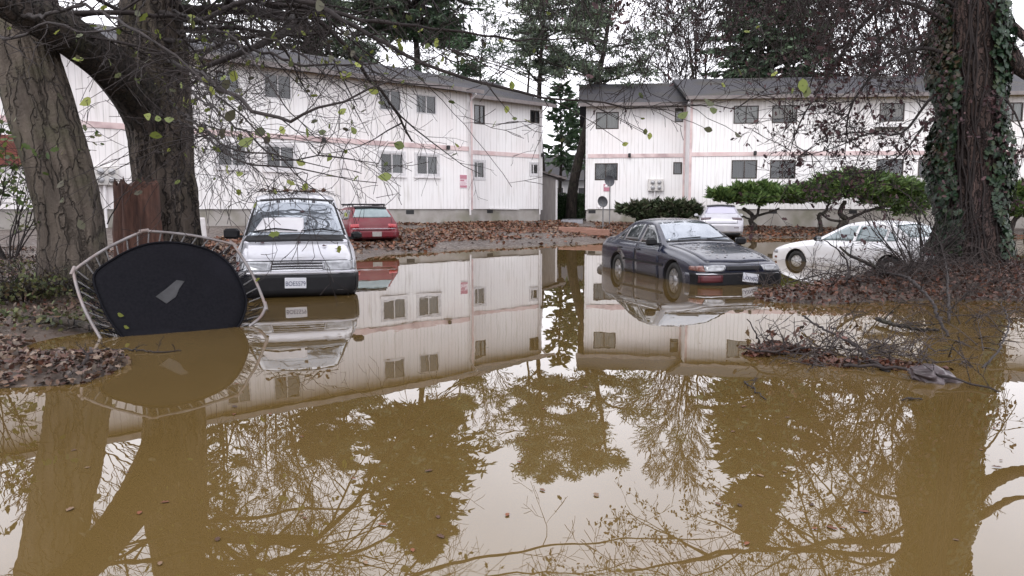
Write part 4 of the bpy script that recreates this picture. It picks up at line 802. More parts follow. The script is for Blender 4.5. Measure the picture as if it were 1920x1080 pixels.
def conifer(name, label, X, Y, H, rad, seed, z0=3.0, n=230, mat=None, nspray=16, group=None, dens=1.0, r=.3, droop=-.25, profile=None, gap=0.0, ssz=(.45, .8), lean=(0, 0)):
    rng = random.Random(seed); rg = np.random.default_rng(seed); g = hgt(X, Y); root = empty(name, (X, Y, g)); tag(root, label, 'conifer' if 'conifer' in label or 'fir' in label else 'tree', group)
    tr = MB(); br_ = MB(); C = []; A = []; B = []
    ax = lambda z: Vector((lean[0] * z + .15 * math.sin(z * .4 + seed), lean[1] * z, z))
    bark_tube(tr, [(ax(H * k / 8) if k else Vector((0, 0, -.3)), max(.03, r * (1 - .93 * k / 8))) for k in range(9)], n=14, step=.6, amp=.06, seed=seed)
    for i in range(n):
        z = z0 + (H - z0) * ((i + rng.random()) / n); t = (z - z0) / (H - z0); a = rng.random() * 6.28
        if gap and noise.noise(Vector((math.cos(a) * 1.3, math.sin(a) * 1.3 + seed, z * .55))) < -gap * .35: continue
        pr_ = profile(t) if profile else (1 - t) ** .75 * (.62 + .38 * min(1, t * 5)); Lb = rad * pr_ * rng.uniform(.6, 1.12) + .15
        d = Vector((math.cos(a), math.sin(a), rng.uniform(.05, .35) + t * .5)); p = ax(z); pts = [p]; k = max(3, int(Lb / .5))
        for q in range(k): d = (d + Vector((rng.gauss(0, .07), rng.gauss(0, .07), droop * .45 * (q / k)))).normalized(); pts.append(pts[-1] + d * Lb / k)
        br_.tube(pts, [max(.012, .05 * (1 - j / (k + 1)) * (Lb / 3 + .3)) for j in range(k + 1)], 3, cap=False)
        ns = int(nspray * (.35 + Lb / rad) * dens); P = np.array([q[:] for q in pts]); f = rg.uniform(.22, 1, ns) ** .8 * k; i0 = np.minimum(f.astype(int), k - 1); base = P[i0] + (P[i0 + 1] - P[i0]) * (f - i0)[:, None]
        side = rg.normal(0, 1, (ns, 3)) * [1, 1, .45]; side[:, 2] -= .35; dd = np.array(d[:]) * .8 + side * .75; dd /= np.linalg.norm(dd, axis=1)[:, None]; l_ = rg.uniform(*ssz, ns)[:, None]
        nn = rg.normal(0, 1, (ns, 3)); nn -= dd * (nn * dd).sum(1)[:, None]; nn /= np.linalg.norm(nn, axis=1)[:, None]
        C.append(base + dd * l_ * .45); A.append(dd * l_); B.append(nn * l_)
    tr.build('trunk', M_bark2, root); br_.build('branch_whorls', M_bark2, root, fix=False)
    SPR = [(-.5, -.02), (-.25, -.17), (.05, -.13), (.5, 0), (.1, .14), (-.2, .16)]
    planes('foliage', np.concatenate(C), np.concatenate(A), np.concatenate(B), SPR, mat or M_needle, root); return root
def pine(name, label, X, Y, H, rad, seed, z0=6, nl=26, mat=None, group=None, r=.28, lean=(0, 0), clump=.55, npc=46, fl=1.0, bmat=None):
    """open crowned pine: bare limbs ending in needle clumps"""
    rng = random.Random(seed); rg = np.random.default_rng(seed); g = hgt(X, Y); root = empty(name, (X, Y, g)); tag(root, label, 'tree', group)
    tr = MB(); lb = MB(); ax = lambda z: Vector((lean[0] * z + .2 * math.sin(z * .35 + seed), lean[1] * z, z)); C = []
    bark_tube(tr, [(ax(H * k / 8) if k else Vector((0, 0, -.3)), max(.05, r * (1 - .85 * k / 8))) for k in range(9)], n=16, step=.5, amp=.07, seed=seed)
    for i in range(nl):
        z = z0 + (H - z0) * ((i + rng.random()) / nl); t = (z - z0) / (H - z0); a = rng.random() * 6.28; Lb = rad * math.sin(math.pi * min(1, .22 + t * .78)) ** .6 * rng.uniform(.55, 1.1)
        tips = []; grow(lb, ax(z), Vector((math.cos(a), math.sin(a), rng.uniform(-.1, .45))), Lb, .09 * (1 - t * .6), 0, rng, dict(lev=2, nc=[(4, 6), (2, 4)], wig=.12, up=.03, ang=(.4, .9), lr=(.35, .6), rmin=.01, seg=.5, tiplev=1), tips)
        for q in tips:
            if rng.random() < .34 * fl: C.append(q[:])
    C = np.array(C); n = len(C) * npc; cc = np.repeat(C, npc, axis=0); dd = unit(n, rg); dd[:, 2] = dd[:, 2] * .7 + .15; off = dd * (rg.uniform(0, 1, n) ** .6)[:, None] * clump * [1.25, 1.25, .6]
    A = dd + rg.normal(0, .4, (n, 3)); A /= np.linalg.norm(A, axis=1)[:, None]; T = unit(n, rg); T -= A * (A * T).sum(1)[:, None]; T /= np.linalg.norm(T, axis=1)[:, None]; s = rg.uniform(.16, .34, n)[:, None]
    tr.build('trunk', bmat or M_bark2, root); lb.build('limbs', M_bark2, root, fix=False); planes('foliage', cc + off, A * s, T * s * .55, QUAD, mat or M_pine, root); return root
GB = 'trees rising behind the apartment blocks'
def gx(u, Y): return at(u, 392, Y).x
# ---- background trees -----------------------------------------------------------
conifer('conifer', 'tallest dark conifer behind the roof of the west apartment block', gx(785, 53), 53, 23.8, 6.4, 11, z0=12.4, n=420, group=GB, r=.38, gap=0, profile=lambda t: (1 - t) ** .8 * min(1, .45 + t * 4), nspray=38, ssz=(.4, .8))
conifer('conifer', 'dark dense conifer behind the roof of the east apartment block', gx(1435, 51), 51, 21.8, 4.9, 12, z0=6.6, n=430, group=GB, r=.35, gap=0, nspray=34, ssz=(.4, .8), profile=lambda t: (1 - t) ** .7 * min(1, .55 + t * 2.2))
pine('pine_tree', 'open crowned pine with a slim straight trunk over the gap between the blocks', gx(1016, 49), 49, 16.2, 4.6, 21, z0=8.6, nl=24, group=GB, r=.26, clump=.6, fl=.75, npc=30)
pine('pine_tree', 'slimmer pine trunk standing just beside the taller pine at the gap', gx(990, 51), 51, 15.0, 3.0, 22, z0=9.6, nl=11, group=GB, r=.15, fl=.6, npc=30)
pine('pine_tree', 'leaning dark trunked pine in the passage between the apartment blocks', gx(1070, 47), 47, 14.6, 4.4, 23, z0=7.2, nl=26, group=GB, r=.36, lean=(.17, 0), clump=.62, fl=.7, npc=34)
pine('pine_tree', 'broad pine with green clumps over the roof at the middle of the west block', gx(858, 54), 54, 13.2, 4.0, 24, z0=6.8, nl=20, group=GB, r=.2, clump=.7, fl=.8, npc=36, mat=M_bpine)
pine('pine_tree', 'pine with bare lower limbs behind the west block roof above the minivan', gx(640, 50), 50, 15.5, 4.2, 25, z0=8.2, nl=20, group=GB, r=.24)
conifer('conifer', 'bushy green evergreen low in the passage between the blocks', gx(1048, 54), 54, 9.4, 1.9, 31, z0=3.4, n=62, mat=M_bpine, group=GB, r=.15, nspray=13, profile=lambda t: (1 - t) ** .5)
conifer('conifer', 'second low evergreen in the passage, touching the east block corner', gx(1094, 57), 57, 8.4, 2.1, 32, z0=3.4, n=60, mat=M_bpine, group=GB, r=.15, nspray=13, profile=lambda t: (1 - t) ** .5)
conifer('conifer', 'coppery brown leaved tall tree beside the dark conifer behind the east block', gx(1540, 50), 50, 15.5, 1.9, 33, z0=5.5, n=190, mat=M_cop, group=GB, r=.2, nspray=17, profile=lambda t: (1 - t) ** .35, ssz=(.3, .55), gap=.2)
PB = dict(lev=3, nc=[(6, 8), (5, 6), (3, 5)], wig=.09, up=.05, ang=(.3, .7), lr=(.42, .68), rmin=.016, seg=.9)
deciduous('bare_tree', 'bare slender stemmed birch behind the east block roof, next to the dark conifer', 'tree', gx(1335, 52), 52, 17, .2, 41, nl=8, group=GB, P=PB, stems=3, low=.35)
deciduous('bare_tree', 'bare many stemmed tree above the step in the east block roof', 'tree', gx(1268, 55), 55, 15, .17, 42, nl=6, group=GB, P=PB, stems=3, low=.3)
deciduous('bare_tree', 'bare tree with fanning stems behind the west block, right of the twin maples', 'tree', gx(470, 44), 44, 17.5, .2, 43, nl=7, group=GB, P=PB, stems=4, low=.35)
deciduous('bare_tree', 'bare tall tree behind the west block above the pink notice sign', 'tree', gx(905, 60), 60, 15, .22, 44, nl=9, group=GB, P=PB, stems=1, low=.35)
deciduous('bare_tree', 'bare tree behind the west block roof between the fanning tree and the pines', 'tree', gx(560, 47), 47, 15, .2, 45, nl=8, group=GB, P=PB, stems=2, low=.4)
deciduous('bare_tree', 'bare tree behind the east block with small brown leaves still on its twigs', 'tree', gx(1640, 50), 50, 15, .26, 46, nl=9, group=GB, P=PB, stems=2, leafm=M_dleaf, nleaf=2500, lsize=.22)
deciduous('bare_tree', 'bare tree behind the east block, past the ivy clad trunk', 'tree', gx(1860, 50), 50, 16, .26, 47, nl=9, group=GB, P=PB, stems=2, leafm=M_dleaf, nleaf=1500, lsize=.22)
deciduous('bare_tree', 'bare tree behind the west block seen between the two maple trunks', 'tree', gx(150, 36), 38.5, 17, .26, 48, nl=9, group=GB, P=PB, stems=2)
conifer('conifer', 'dark evergreen behind the west block glimpsed through the maple branches', gx(395, 44), 44, 17.0, 3.2, 34, z0=6, n=220, group=GB, r=.25, gap=.25, mat=M_pine, ssz=(.35, .6))
conifer('conifer', 'shaggy evergreen behind the west block above its second pair of upper windows', gx(575, 50), 50, 15.5, 3.4, 35, z0=8, n=170, group=GB, r=.25, gap=.5, mat=M_pine, ssz=(.3, .6), droop=-.45)
deciduous('bare_tree', 'bare purple brown tree crowding the sky left of the ivy clad trunk', 'tree', gx(1740, 46), 46, 17, .26, 49, nl=10, group=GB, P=PB, stems=3, leafm=M_dleaf, nleaf=4200, lsize=.2)
deciduous('bare_tree', 'bare reddish tree close behind the coppery one', 'tree', gx(1590, 55), 55, 16, .24, 50, nl=9, group=GB, P=PB, stems=3, leafm=M_dleaf, nleaf=3600, lsize=.22)

# ---- the two maples on the left bank ---------------------------------------------
GM = 'big maples on the leafy bank'
def rel(root, u, v, Y): return at(u, v, Y) - root.location
def limb_tree(root, mb, pix, rad, n=20, step=.12, amp=.05, seed=0, **kw):
    pts = [(rel(root, *p), r_) for p, r_ in zip(pix, rad)]; bark_tube(mb, pts, n=n, step=step, amp=amp, seed=seed, **kw); return pts
PN = dict(lev=3, nc=[(5, 7), (4, 6), (3, 4)], wig=.19, up=.02, droopfrom=2, droop=-.05, ang=(.5, 1.1), lr=(.38, .62), rmin=.0035, seg=.35, tiplev=2)
p1_ = Vector((gx(135, 10.4), 10.4)); g = hgt(*p1_); t1 = empty('maple_tree', (p1_.x, p1_.y, g)); tag(t1, 'thick leaning pale barked maple trunk nearest the frame edge on the leafy bank', 'tree', GM)
m = MB(); limb_tree(t1, m, [(142, 600, 10.4), (138, 540, 10.4), (136, 440, 10.4), (112, 320, 10.45), (74, 200, 10.5), (36, 80, 10.6), (-10, -60, 10.8), (-80, -260, 11.2), (-140, -520, 11.6)], [.58, .46, .41, .41, .41, .40, .36, .28, .2], n=110, step=.05, amp=.085, fu=15, fz=.9, seed=3, knots=.25)
m.build('trunk', M_bark, t1)
p2_ = Vector((gx(318, 13), 13)); g = hgt(*p2_); t2 = empty('maple_tree', (p2_.x, p2_.y, g)); tag(t2, 'maple with forked trunk and a broken red stump at its foot, behind the trampoline', 'tree', GM)
m = MB(); limb_tree(t2, m, [(318, 530, 13), (314, 440, 13), (306, 320, 13), (297, 200, 13), (288, 100, 13), (284, 0, 13), (290, -160, 13.2), (330, -380, 13.6), (350, -620, 14)], [.72, .55, .50, .51, .56, .45, .40, .30, .2], n=110, step=.05, amp=.11, fu=12, fz=.7, seed=9, knots=.25)
m.build('trunk', M_barkm, t2)
m = MB(); limb_tree(t2, m, [(292, 235, 12.9), (255, 180, 12.5), (205, 125, 11.6), (150, 82, 10.8), (95, 45, 10.1), (20, 5, 9.6), (-60, -40, 9.2)], [.44, .37, .30, .27, .25, .22, .16], n=60, step=.05, amp=.09, fu=9, fz=1.2, seed=12); m.build('limb', M_bark2, t2)
rng = random.Random(5)
def crown(root, seed, starts, PNx, barkm, leafn, lsize, leafm):
    rng = random.Random(seed); tips = []; cr = MB()
    for (u, v, Y), d, L_, r_ in starts: grow(cr, rel(root, u, v, Y), Vector(d), L_, r_, 0, rng, PNx, tips)
    cr.build('crown', barkm, root, fix=False)
    if leafn and tips:
        rg = np.random.default_rng(seed); T = np.array([t[:] for t in tips]); T = T[rg.integers(0, len(T), leafn)] + rg.normal(0, .04, (leafn, 3)); leaves('foliage', T, lsize, leafm, root, rng=rg, hang=.4)
crown(t1, 61, [((-10, -60, 10.8), (-.6, .3, 1), 5, .14), ((-60, -200, 11), (.7, -.5, .8), 5.5, .13), ((-80, -260, 11.2), (-.2, -.9, .7), 5, .12), ((-100, -340, 11.3), (.5, .6, .9), 5, .11), ((-130, -480, 11.5), (-.5, 0, 1), 4.5, .1), ((-140, -520, 11.6), (.4, -.3, 1), 5, .11), ((10, 10, 10.7), (1, -.7, .5), 4.5, .09), ((30, 30, 10.5), (1, .3, .25), 3.5, .05), ((20, -10, 10.6), (.9, .6, .45), 4, .06), ((0, -40, 10.7), (1, .1, .3), 4.5, .06), ((60, 60, 10.3), (.9, .5, .15), 2.4, .03), ((-5, -20, 10.7), (-.8, -.6, .3), 3.5, .05)], PN, M_twig, 150, .10, M_yleaf)
crown(t2, 62, [((286, -60, 13.1), (.9, -.6, .55), 7, .16), ((290, -160, 13.2), (1, .2, .6), 7, .15), ((300, -220, 13.3), (.8, -1, .5), 7.5, .15), ((330, -380, 13.6), (.2, -1, .8), 6, .13), ((330, -380, 13.6), (1, .5, .9), 6, .13), ((345, -540, 13.8), (-.6, .4, 1), 5, .11), ((350, -600, 14), (.6, -.6, 1), 5.5, .11), ((290, -100, 13.1), (.3, .9, .5), 5, .12), ((285, 20, 13), (1, .1, .28), 6, .11), ((284, -20, 13), (1, -.55, .20), 6.5, .12), ((300, 30, 12.9), (1, -.25, .12), 4.5, .05), ((300, 60, 12.9), (1, .4, .1), 4, .045), ((300, -10, 12.9), (1, -.9, .1), 5, .06), ((270, 40, 12.9), (-.8, -.5, .25), 3, .04), ((270, 80, 12.9), (-.7, .4, .2), 2.4, .03), ((292, -50, 13), (1, .1, .2), 6, .07)], PN, M_twig, 260, .10, M_yleaf)
# long boughs that sweep over the water, with their twigs
BOUGHS = [
 ([(300, 75, 12.7), (345, 78, 12), (400, 74, 11), (478, 93, 10), (555, 118, 9.2), (640, 122, 8.6), (720, 118, 8.2)], .085, .010),
 ([(290, 20, 12.8), (372, 38, 11.5), (444, 7, 10.5), (530, -8, 9.5), (607, 15, 9), (640, 37, 8.7), (695, 63, 8.5), (758, 100, 8.3), (825, 133, 8.2), (921, 161, 8.1), (973, 174, 8), (1018, 185, 8), (1095, 187, 8), (1177, 202, 8), (1290, 196, 8), (1380, 205, 8)], .09, .009),
 ([(310, -60, 13), (450, -30, 11), (640, 27, 9.5), (707, 40, 9.3), (780, 50, 9.1), (870, 60, 9), (970, 75, 9), (1090, 72, 9), (1190, 95, 9)], .08, .008),
 ([(310, 110, 12.6), (350, 128, 9), (393, 149, 6.6), (411, 168, 6.2), (443, 181, 6), (474, 209, 5.8), (522, 225, 5.7), (550, 228, 5.6), (569, 209, 5.6), (597, 201, 5.6), (644, 187, 5.7), (695, 168, 5.8), (726, 152, 5.9), (764, 129, 6), (840, 90, 6.2)], .05, .008),
 ([(318, 190, 12.4), (345, 215, 9), (380, 237, 7), (411, 269, 6.4), (468, 285, 6.2), (500, 289, 6.1), (560, 300, 6.1), (612, 318, 6.1)], .035, .006),
 ([(318, 140, 12.5), (352, 165, 9), (400, 205, 7), (460, 250, 6.5), (520, 300, 6.2), (600, 291, 6.1), (641, 297, 6.0), (710, 307, 6.0)], .032, .005),
 ([(314, 230, 12.4), (350, 232, 9), (437, 294, 6.8), (500, 307, 6.5), (556, 315, 6.4), (610, 323, 6.4), (663, 335, 6.4), (704, 342, 6.4)], .028, .005),
 ([(40, 30, 9.7), (90, 28, 8.6), (150, 12, 8), (205, 30, 7.5), (260, 60, 7), (330, 110, 6.6), (420, 190, 6.2), (520, 290, 6), (585, 350, 6), (640, 400, 6)], .05, .004),
 ([(-40, 60, 9.4), (30, 68, 8.5), (90, 40, 8), (160, 60, 7.6), (230, 48, 7.2), (300, 62, 7)], .045, .008),
 ([(330, 60, 12.5), (430, 60, 10), (520, 80, 9), (600, 130, 8.4), (660, 190, 8), (690, 260, 7.8)], .04, .004),
 ([(325, 20, 12.6), (420, 60, 8.6), (500, 150, 7.4), (560, 230, 7), (640, 280, 6.8)], .035, .004),
 ([(200, 420, 11.6), (225, 372, 11.2), (243, 345, 11.2), (275, 318, 11.6)], .02, .006),
]
BPTS = []
PT = dict(lev=2, nc=[(3, 4), (2, 4)], wig=.24, up=-.03, ang=(.5, 1.1), lr=(.4, .65), rmin=.0026, seg=.12, tiplev=1)
rng = random.Random(77)
for bi, (pix, ra, rb) in enumerate(BOUGHS):
    n = len(pix); m = MB(); pts = [(rel(t2, *p), ra + (rb - ra) * (i / (n - 1)) ** .6) for i, p in enumerate(pix)]; P, Rr = pathpts(pts, .18); jit = [Vector((rng.gauss(0, .012), rng.gauss(0, .012), rng.gauss(0, .012))) for _ in P]
    P = [p + j for p, j in zip(P, jit)]; BPTS += P if bi != 11 else []; Rr = [max(.0035, q * .55) for q in Rr]; m.tube(P, Rr, 7); tips = []; dn = .62 if bi == 11 else (2.4 if bi in (3, 4, 5, 6) else 1.9); Lt = sum((P[i + 1] - P[i]).length for i in range(len(P) - 1)); nt_ = int(Lt * dn)
    for k in range(nt_):
        f = .22 + .78 * rng.random(); i = int(f * (len(P) - 2)); s = Vector((rng.uniform(-1, 1), rng.uniform(-1, 1) * .8, rng.uniform(-1.1, .55))); grow(m, P[i], s + (P[i + 1] - P[i]).normalized() * .8, rng.uniform(.3, 1.35), max(.004, Rr[i] * .45) if Rr[i] < .03 else rng.uniform(.005, .012), 0, rng, PT, tips)
    b_ = m.build('branch', M_twig, t2, fix=False)
    if tips and bi != 11:
        rg = np.random.default_rng(bi); k = {0: 30, 1: 44, 2: 34, 3: 44, 4: 16, 5: 24, 6: 12, 7: 24, 8: 6, 9: 20, 10: 24}[bi]; T = np.array([t[:] for t in tips]); T = T[rg.integers(0, len(T), k)]; leaves('foliage', T, .085 if bi < 3 else .075, M_yleaf, b_, rng=rg, hang=.45)
# hand placed broad leaves near the camera (u, v, Y, size px)
LV = [(382, 151, 20), (438, 143, 22), (425, 160, 24), (432, 217, 26), (460, 265, 30), (487, 247, 26), (500, 262, 18), (276, 218, 20), (296, 222, 16), (317, 223, 18), (292, 255, 22), (376, 243, 16), (564, 304, 20), (572, 350, 16), (449, 325, 17), (641, 208, 18), (604, 247, 16), (663, 245, 16), (617, 295, 16), (112, 345, 18), (152, 421, 20), (115, 375, 12), (160, 190, 24), (598, 10, 26), (1280, 215, 22), (1330, 190, 26), (1338, 206, 20), (1218, 255, 13), (1210, 247, 12), (1172, 270, 12), (1328, 243, 16), (1384, 252, 16), (1506, 160, 26), (1512, 172, 22), (950, 205, 14), (965, 222, 10), (748, 272, 24), (722, 330, 26), (960, 160, 16), (700, 170, 20), (620, 110, 18), (660, 100, 18), (545, 120, 14)]
rg = np.random.default_rng(99); C = np.array([rel(t2, u, v, 6.2)[:] for u, v, s in LV]); S = np.array([s * .80 / FPX * 6.2 for _, _, s in LV]); A = unit(len(LV), rg) * [1, .35, 1]; A /= np.linalg.norm(A, axis=1)[:, None]; T = np.cross(A, [0, -1, .15] + rg.normal(0, .3, (len(LV), 3))); T /= np.linalg.norm(T, axis=1)[:, None]
LF = [(-.5, 0, 0), (-.3, .26, .10), (0, .36, .16), (.3, .22, .08), (.55, 0, -.05), (.3, -.22, .08), (0, -.36, .16), (-.3, -.26, .10)]
tw_ = MB()
for k_, c_ in enumerate(C):
    c_ = Vector(c_); q_ = min(BPTS, key=lambda p: (p - c_).length); mid_ = (c_ + q_) / 2 + Vector((rng.uniform(-.06, .06), rng.uniform(-.06, .06), rng.uniform(-.02, .10))); tw_.tube([q_, q_.lerp(mid_, .55) + Vector((0, 0, .02)), mid_, mid_.lerp(c_, .6) + Vector((rng.uniform(-.02, .02), 0, .01)), c_], [.0045, .004, .0035, .003, .002], 4)
tw_.build('crown', M_twig, t2, fix=False)  # added twigs joining each hand placed leaf to its nearest bough
planes('broad_leaves', C, A * S[:, None] * 1.25, T * S[:, None] * 1.25, LF, M_yleaf, t2)
# broken stump fused to the foot of the second maple
sp_ = at(262, 470, 12.0); g = hgt(sp_.x, 12.0); st_ = empty('tree_stump', (sp_.x, 12.0, g)); tag(st_, 'broken rotten red brown stump with a flat top against the forked maple', 'tree stump')
M_stump = pbr('rotten_wood', (.045, .020, .015), (.13, .062, .044), scale=5, rough=.8, bump=1.0, bscale=12, stretch=(2.5, 2.5, .35), c3=(.06, .03, .022), s3=2.2, contrast=.15)
m = MB(); n = 44; rings = []; top = at(262, 346, 12.0).z - g
for j in range(26):
    z = -.2 + (top + .2) * j / 25; ring = []
    for k in range(n):
        th = 2 * math.pi * k / n; c, s = math.cos(th), math.sin(th); rr = .285 * (1.25 - .24 * j / 25) * (1 + .22 * (1 - abs(noise.noise(Vector((c * 3.2, s * 3.2, z * .4)))) * 2.4) + .06 * noise.noise(Vector((c * 8, s * 8, z))))
        zz = z + (noise.noise(Vector((c * 4, s * 4, 9))) * .22 if j > 22 else 0); ring.append(Vector((c * rr, s * rr * .9, zz)))
    rings.append(ring)
m.loft(rings); m.build('stump', M_stump, st_)
m = MB()
for k in range(7):
    a = rng.uniform(-.2, 3.0) - 1.9; m.tube([(math.cos(a) * .24, math.sin(a) * .22, top - .5), (math.cos(a) * .26, math.sin(a) * .24, top - .02), (math.cos(a) * .25, math.sin(a) * .24, top + rng.uniform(.02, .12))], [.035, .028, .004], 5)
m.build('splinter', M_stump, st_)

# ---- ivy clad tree on the right ---------------------------------------------------
p3_ = Vector((gx(1824, 14), 14)); g = hgt(*p3_); t3 = empty('ivy_clad_tree', (p3_.x, p3_.y, g)); tag(t3, 'large tree trunk wrapped in ivy standing in the flooded debris', 'tree')
TP = [(1820, 560, 14), (1822, 500, 14), (1824, 400, 14), (1824, 300, 14), (1822, 200, 14), (1820, 100, 14), (1822, 0, 14), (1826, -140, 14), (1832, -330, 14.1), (1850, -600, 14.3), (1870, -900, 14.6)]; TR = [.66, .54, .46, .445, .45, .455, .46, .42, .37, .28, .2]
m = MB(); limb_tree(t3, m, TP, TR, n=110, step=.05, amp=.10, fu=17, fz=.7, seed=21); m.build('trunk', M_bark3, t3)
m = MB(); limb_tree(t3, m, [(1860, 70, 14), (1890, 96, 13.8), (1915, 128, 13.6), (1960, 150, 13.4), (2040, 150, 13.2)], [.2, .15, .13, .11, .08], n=16, seed=4); limb_tree(t3, m, [(1862, 20, 14), (1900, 50, 13.7), (1950, 90, 13.4), (2020, 110, 13.2)], [.1, .08, .06, .04], n=12, seed=5); m.build('limb', M_bark3, t3)
rg = np.random.default_rng(31); P, Rr = pathpts([(rel(t3, *p), r_) for p, r_ in zip(TP, TR)], .05); PZ = np.array([q[:] for q in P]); Rr = np.array(Rr); cumz = PZ[:, 2]
def ivy(name, n, a0, a1, z0, z1, mat, thick, sz, parent):
    """leaves on the trunk between two bearings (0 = toward the camera, negative = left)"""
    z = rg.uniform(z0, z1, n); i = np.searchsorted(cumz, z).clip(0, len(P) - 1); a = rg.uniform(a0, a1, n) + .18 * np.sin(z * 2.3); edge = np.minimum(np.abs(a - a0), np.abs(a1 - a)); th = thick * (.3 + .7 * rg.uniform(0, 1, n)) * (.65 + .35 * np.sin(z * 3.1 + a * 2)) ; keep = rg.uniform(0, 1, n) < (.25 + 1.5 * np.clip(edge / .5, 0, 1)) * (.75 + .4 * np.sin(z * 1.7 + a * 3))
    z, i, a, th = z[keep], i[keep], a[keep], th[keep]; out = np.column_stack([np.sin(a), -np.cos(a), np.zeros(len(a))]); C = PZ[i] + out * (Rr[i] * 1.04 + th)[:, None]; C[:, 2] = z; n = len(z)
    nn = out + rg.normal(0, .35, (n, 3)) + [0, 0, .35]; nn /= np.linalg.norm(nn, axis=1)[:, None]; dn = np.array([0, 0, -1.0]) + rg.normal(0, .35, (n, 3)); A = dn - nn * (dn * nn).sum(1)[:, None]; A /= np.linalg.norm(A, axis=1)[:, None]; T = np.cross(nn, A); s = (sz * rg.uniform(.6, 1.3, n))[:, None]
    IV = [(-.45, 0, 0), (-.35, .38, .05), (-.02, .22, .1), (.05, .45, .05), (.55, 0, 0), (.05, -.45, .05), (-.02, -.22, .1), (-.35, -.38, .05)]
    return planes(name, C, A * s, T * s, IV, mat, parent)
ivy('ivy', 5600, -3.1, -.93, .25, 3.4, M_ivy, .36, .105, t3); ivy('ivy', 3600, -3.1, -1.0, 1.9, 6.0, M_ivyb, .34, .10, t3); ivy('ivy', 5200, .02, 2.3, .2, 7.5, M_ivy, .24, .105, t3); ivy('ivy', 3200, -3.2, -.95, 3.0, 8.5, M_ivy, .30, .105, t3)
m = MB()
for k in range(16):
    a = rng.uniform(-1.9, 1.6); z = .1; pts = []
    while z < 6:
        i = int(np.searchsorted(cumz, z).clip(0, len(P) - 1)); pts.append(P[i] + Vector((math.sin(a), -math.cos(a), 0)) * (Rr[i] * 1.10) + Vector((0, 0, z - P[i].z))); z += .22; a += rng.gauss(0, .06)
    m.tube(pts, rng.uniform(.008, .02), 5)
m.build('ivy_stems', M_twig, t3, fix=False)
PR = dict(lev=3, nc=[(6, 8), (4, 6), (3, 4)], wig=.12, up=-.015, droopfrom=2, droop=-.04, ang=(.45, 1.0), lr=(.38, .62), rmin=.004, seg=.35, tiplev=2)
crown(t3, 63, [((1822, 0, 14), (-1, .5, .30), 6.0, .07), ((1822, -60, 14), (-1, 1.0, .1), 6.5, .065), ((1822, -120, 14), (-1, -.3, .35), 6.5, .07), ((1826, -220, 14), (-.7, -1, .4), 7, .075), ((1832, -330, 14.1), (-1, .2, .8), 6, .08), ((1840, -420, 14.1), (.6, -1, .6), 6, .12), ((1850, -600, 14.3), (-.8, -.4, .9), 5.5, .11), ((1870, -860, 14.6), (.2, .2, 1), 5, .10), ((2040, 150, 13.2), (1, .2, -.1), 3, .06), ((1850, -560, 14.3), (.9, .5, .8), 5.5, .11), ((1824, -200, 14), (.9, .6, .3), 5.5, .1)], PR, M_twig, 9000, .085, M_dleaf)
RB = [([(1780, 150, 14), (1740, 190, 13.8), (1690, 250, 13.6), (1630, 250, 13.5), (1570, 275, 13.4), (1480, 300, 13.3)], .03, .005), ([(1800, 60, 14), (1740, 20, 13.6), (1680, 5, 13.3), (1620, 40, 13), (1560, 130, 13), (1500, 230, 13), (1478, 300, 13)], .045, .005),
      ([(1790, 110, 14), (1730, 90, 13.6), (1660, 120, 13.3), (1600, 190, 13.2), (1590, 260, 13.1), (1640, 290, 13)], .04, .005), ([(1790, 200, 14), (1730, 240, 13.6), (1700, 280, 13.4), (1640, 320, 13.2), (1560, 330, 13.1)], .025, .004), ([(1800, 20, 14), (1720, -30, 13), (1640, -20, 12.5), (1560, 30, 12.2), (1500, 90, 12), (1440, 110, 12)], .04, .005),
      ([(1850, 160, 14), (1890, 190, 13.5), (1915, 240, 13.2), (1940, 300, 13)], .03, .005)]
for bi, (pix, ra, rb) in enumerate(RB):
    n = len(pix); m = MB(); pts = [(rel(t3, *p), ra + (rb - ra) * (i / (n - 1))) for i, p in enumerate(pix)]; P2, R2 = pathpts(pts, .2); m.tube(P2, R2, 6); tips = []
    for k in range(int(len(P2) * 1.3)):
        i = rng.randrange(int(len(P2) * .2), len(P2) - 1); grow(m, P2[i], Vector((rng.uniform(-1, .4), rng.uniform(-.8, .8), rng.uniform(-1, .5))), rng.uniform(.5, 1.7), .010, 0, rng, dict(lev=2, nc=[(4, 6), (2, 4)], wig=.14, up=-.02, ang=(.5, 1.1), lr=(.4, .65), rmin=.004, seg=.2, tiplev=1), tips)
    b_ = m.build('branch', M_twig, t3, fix=False); r2 = np.random.default_rng(200 + bi); T = np.array([t[:] for t in tips]); k = 380; leaves('foliage', T[r2.integers(0, len(T), k)] + r2.normal(0, .04, (k, 3)), .085, M_dleaf, b_, rng=r2, hang=.4)
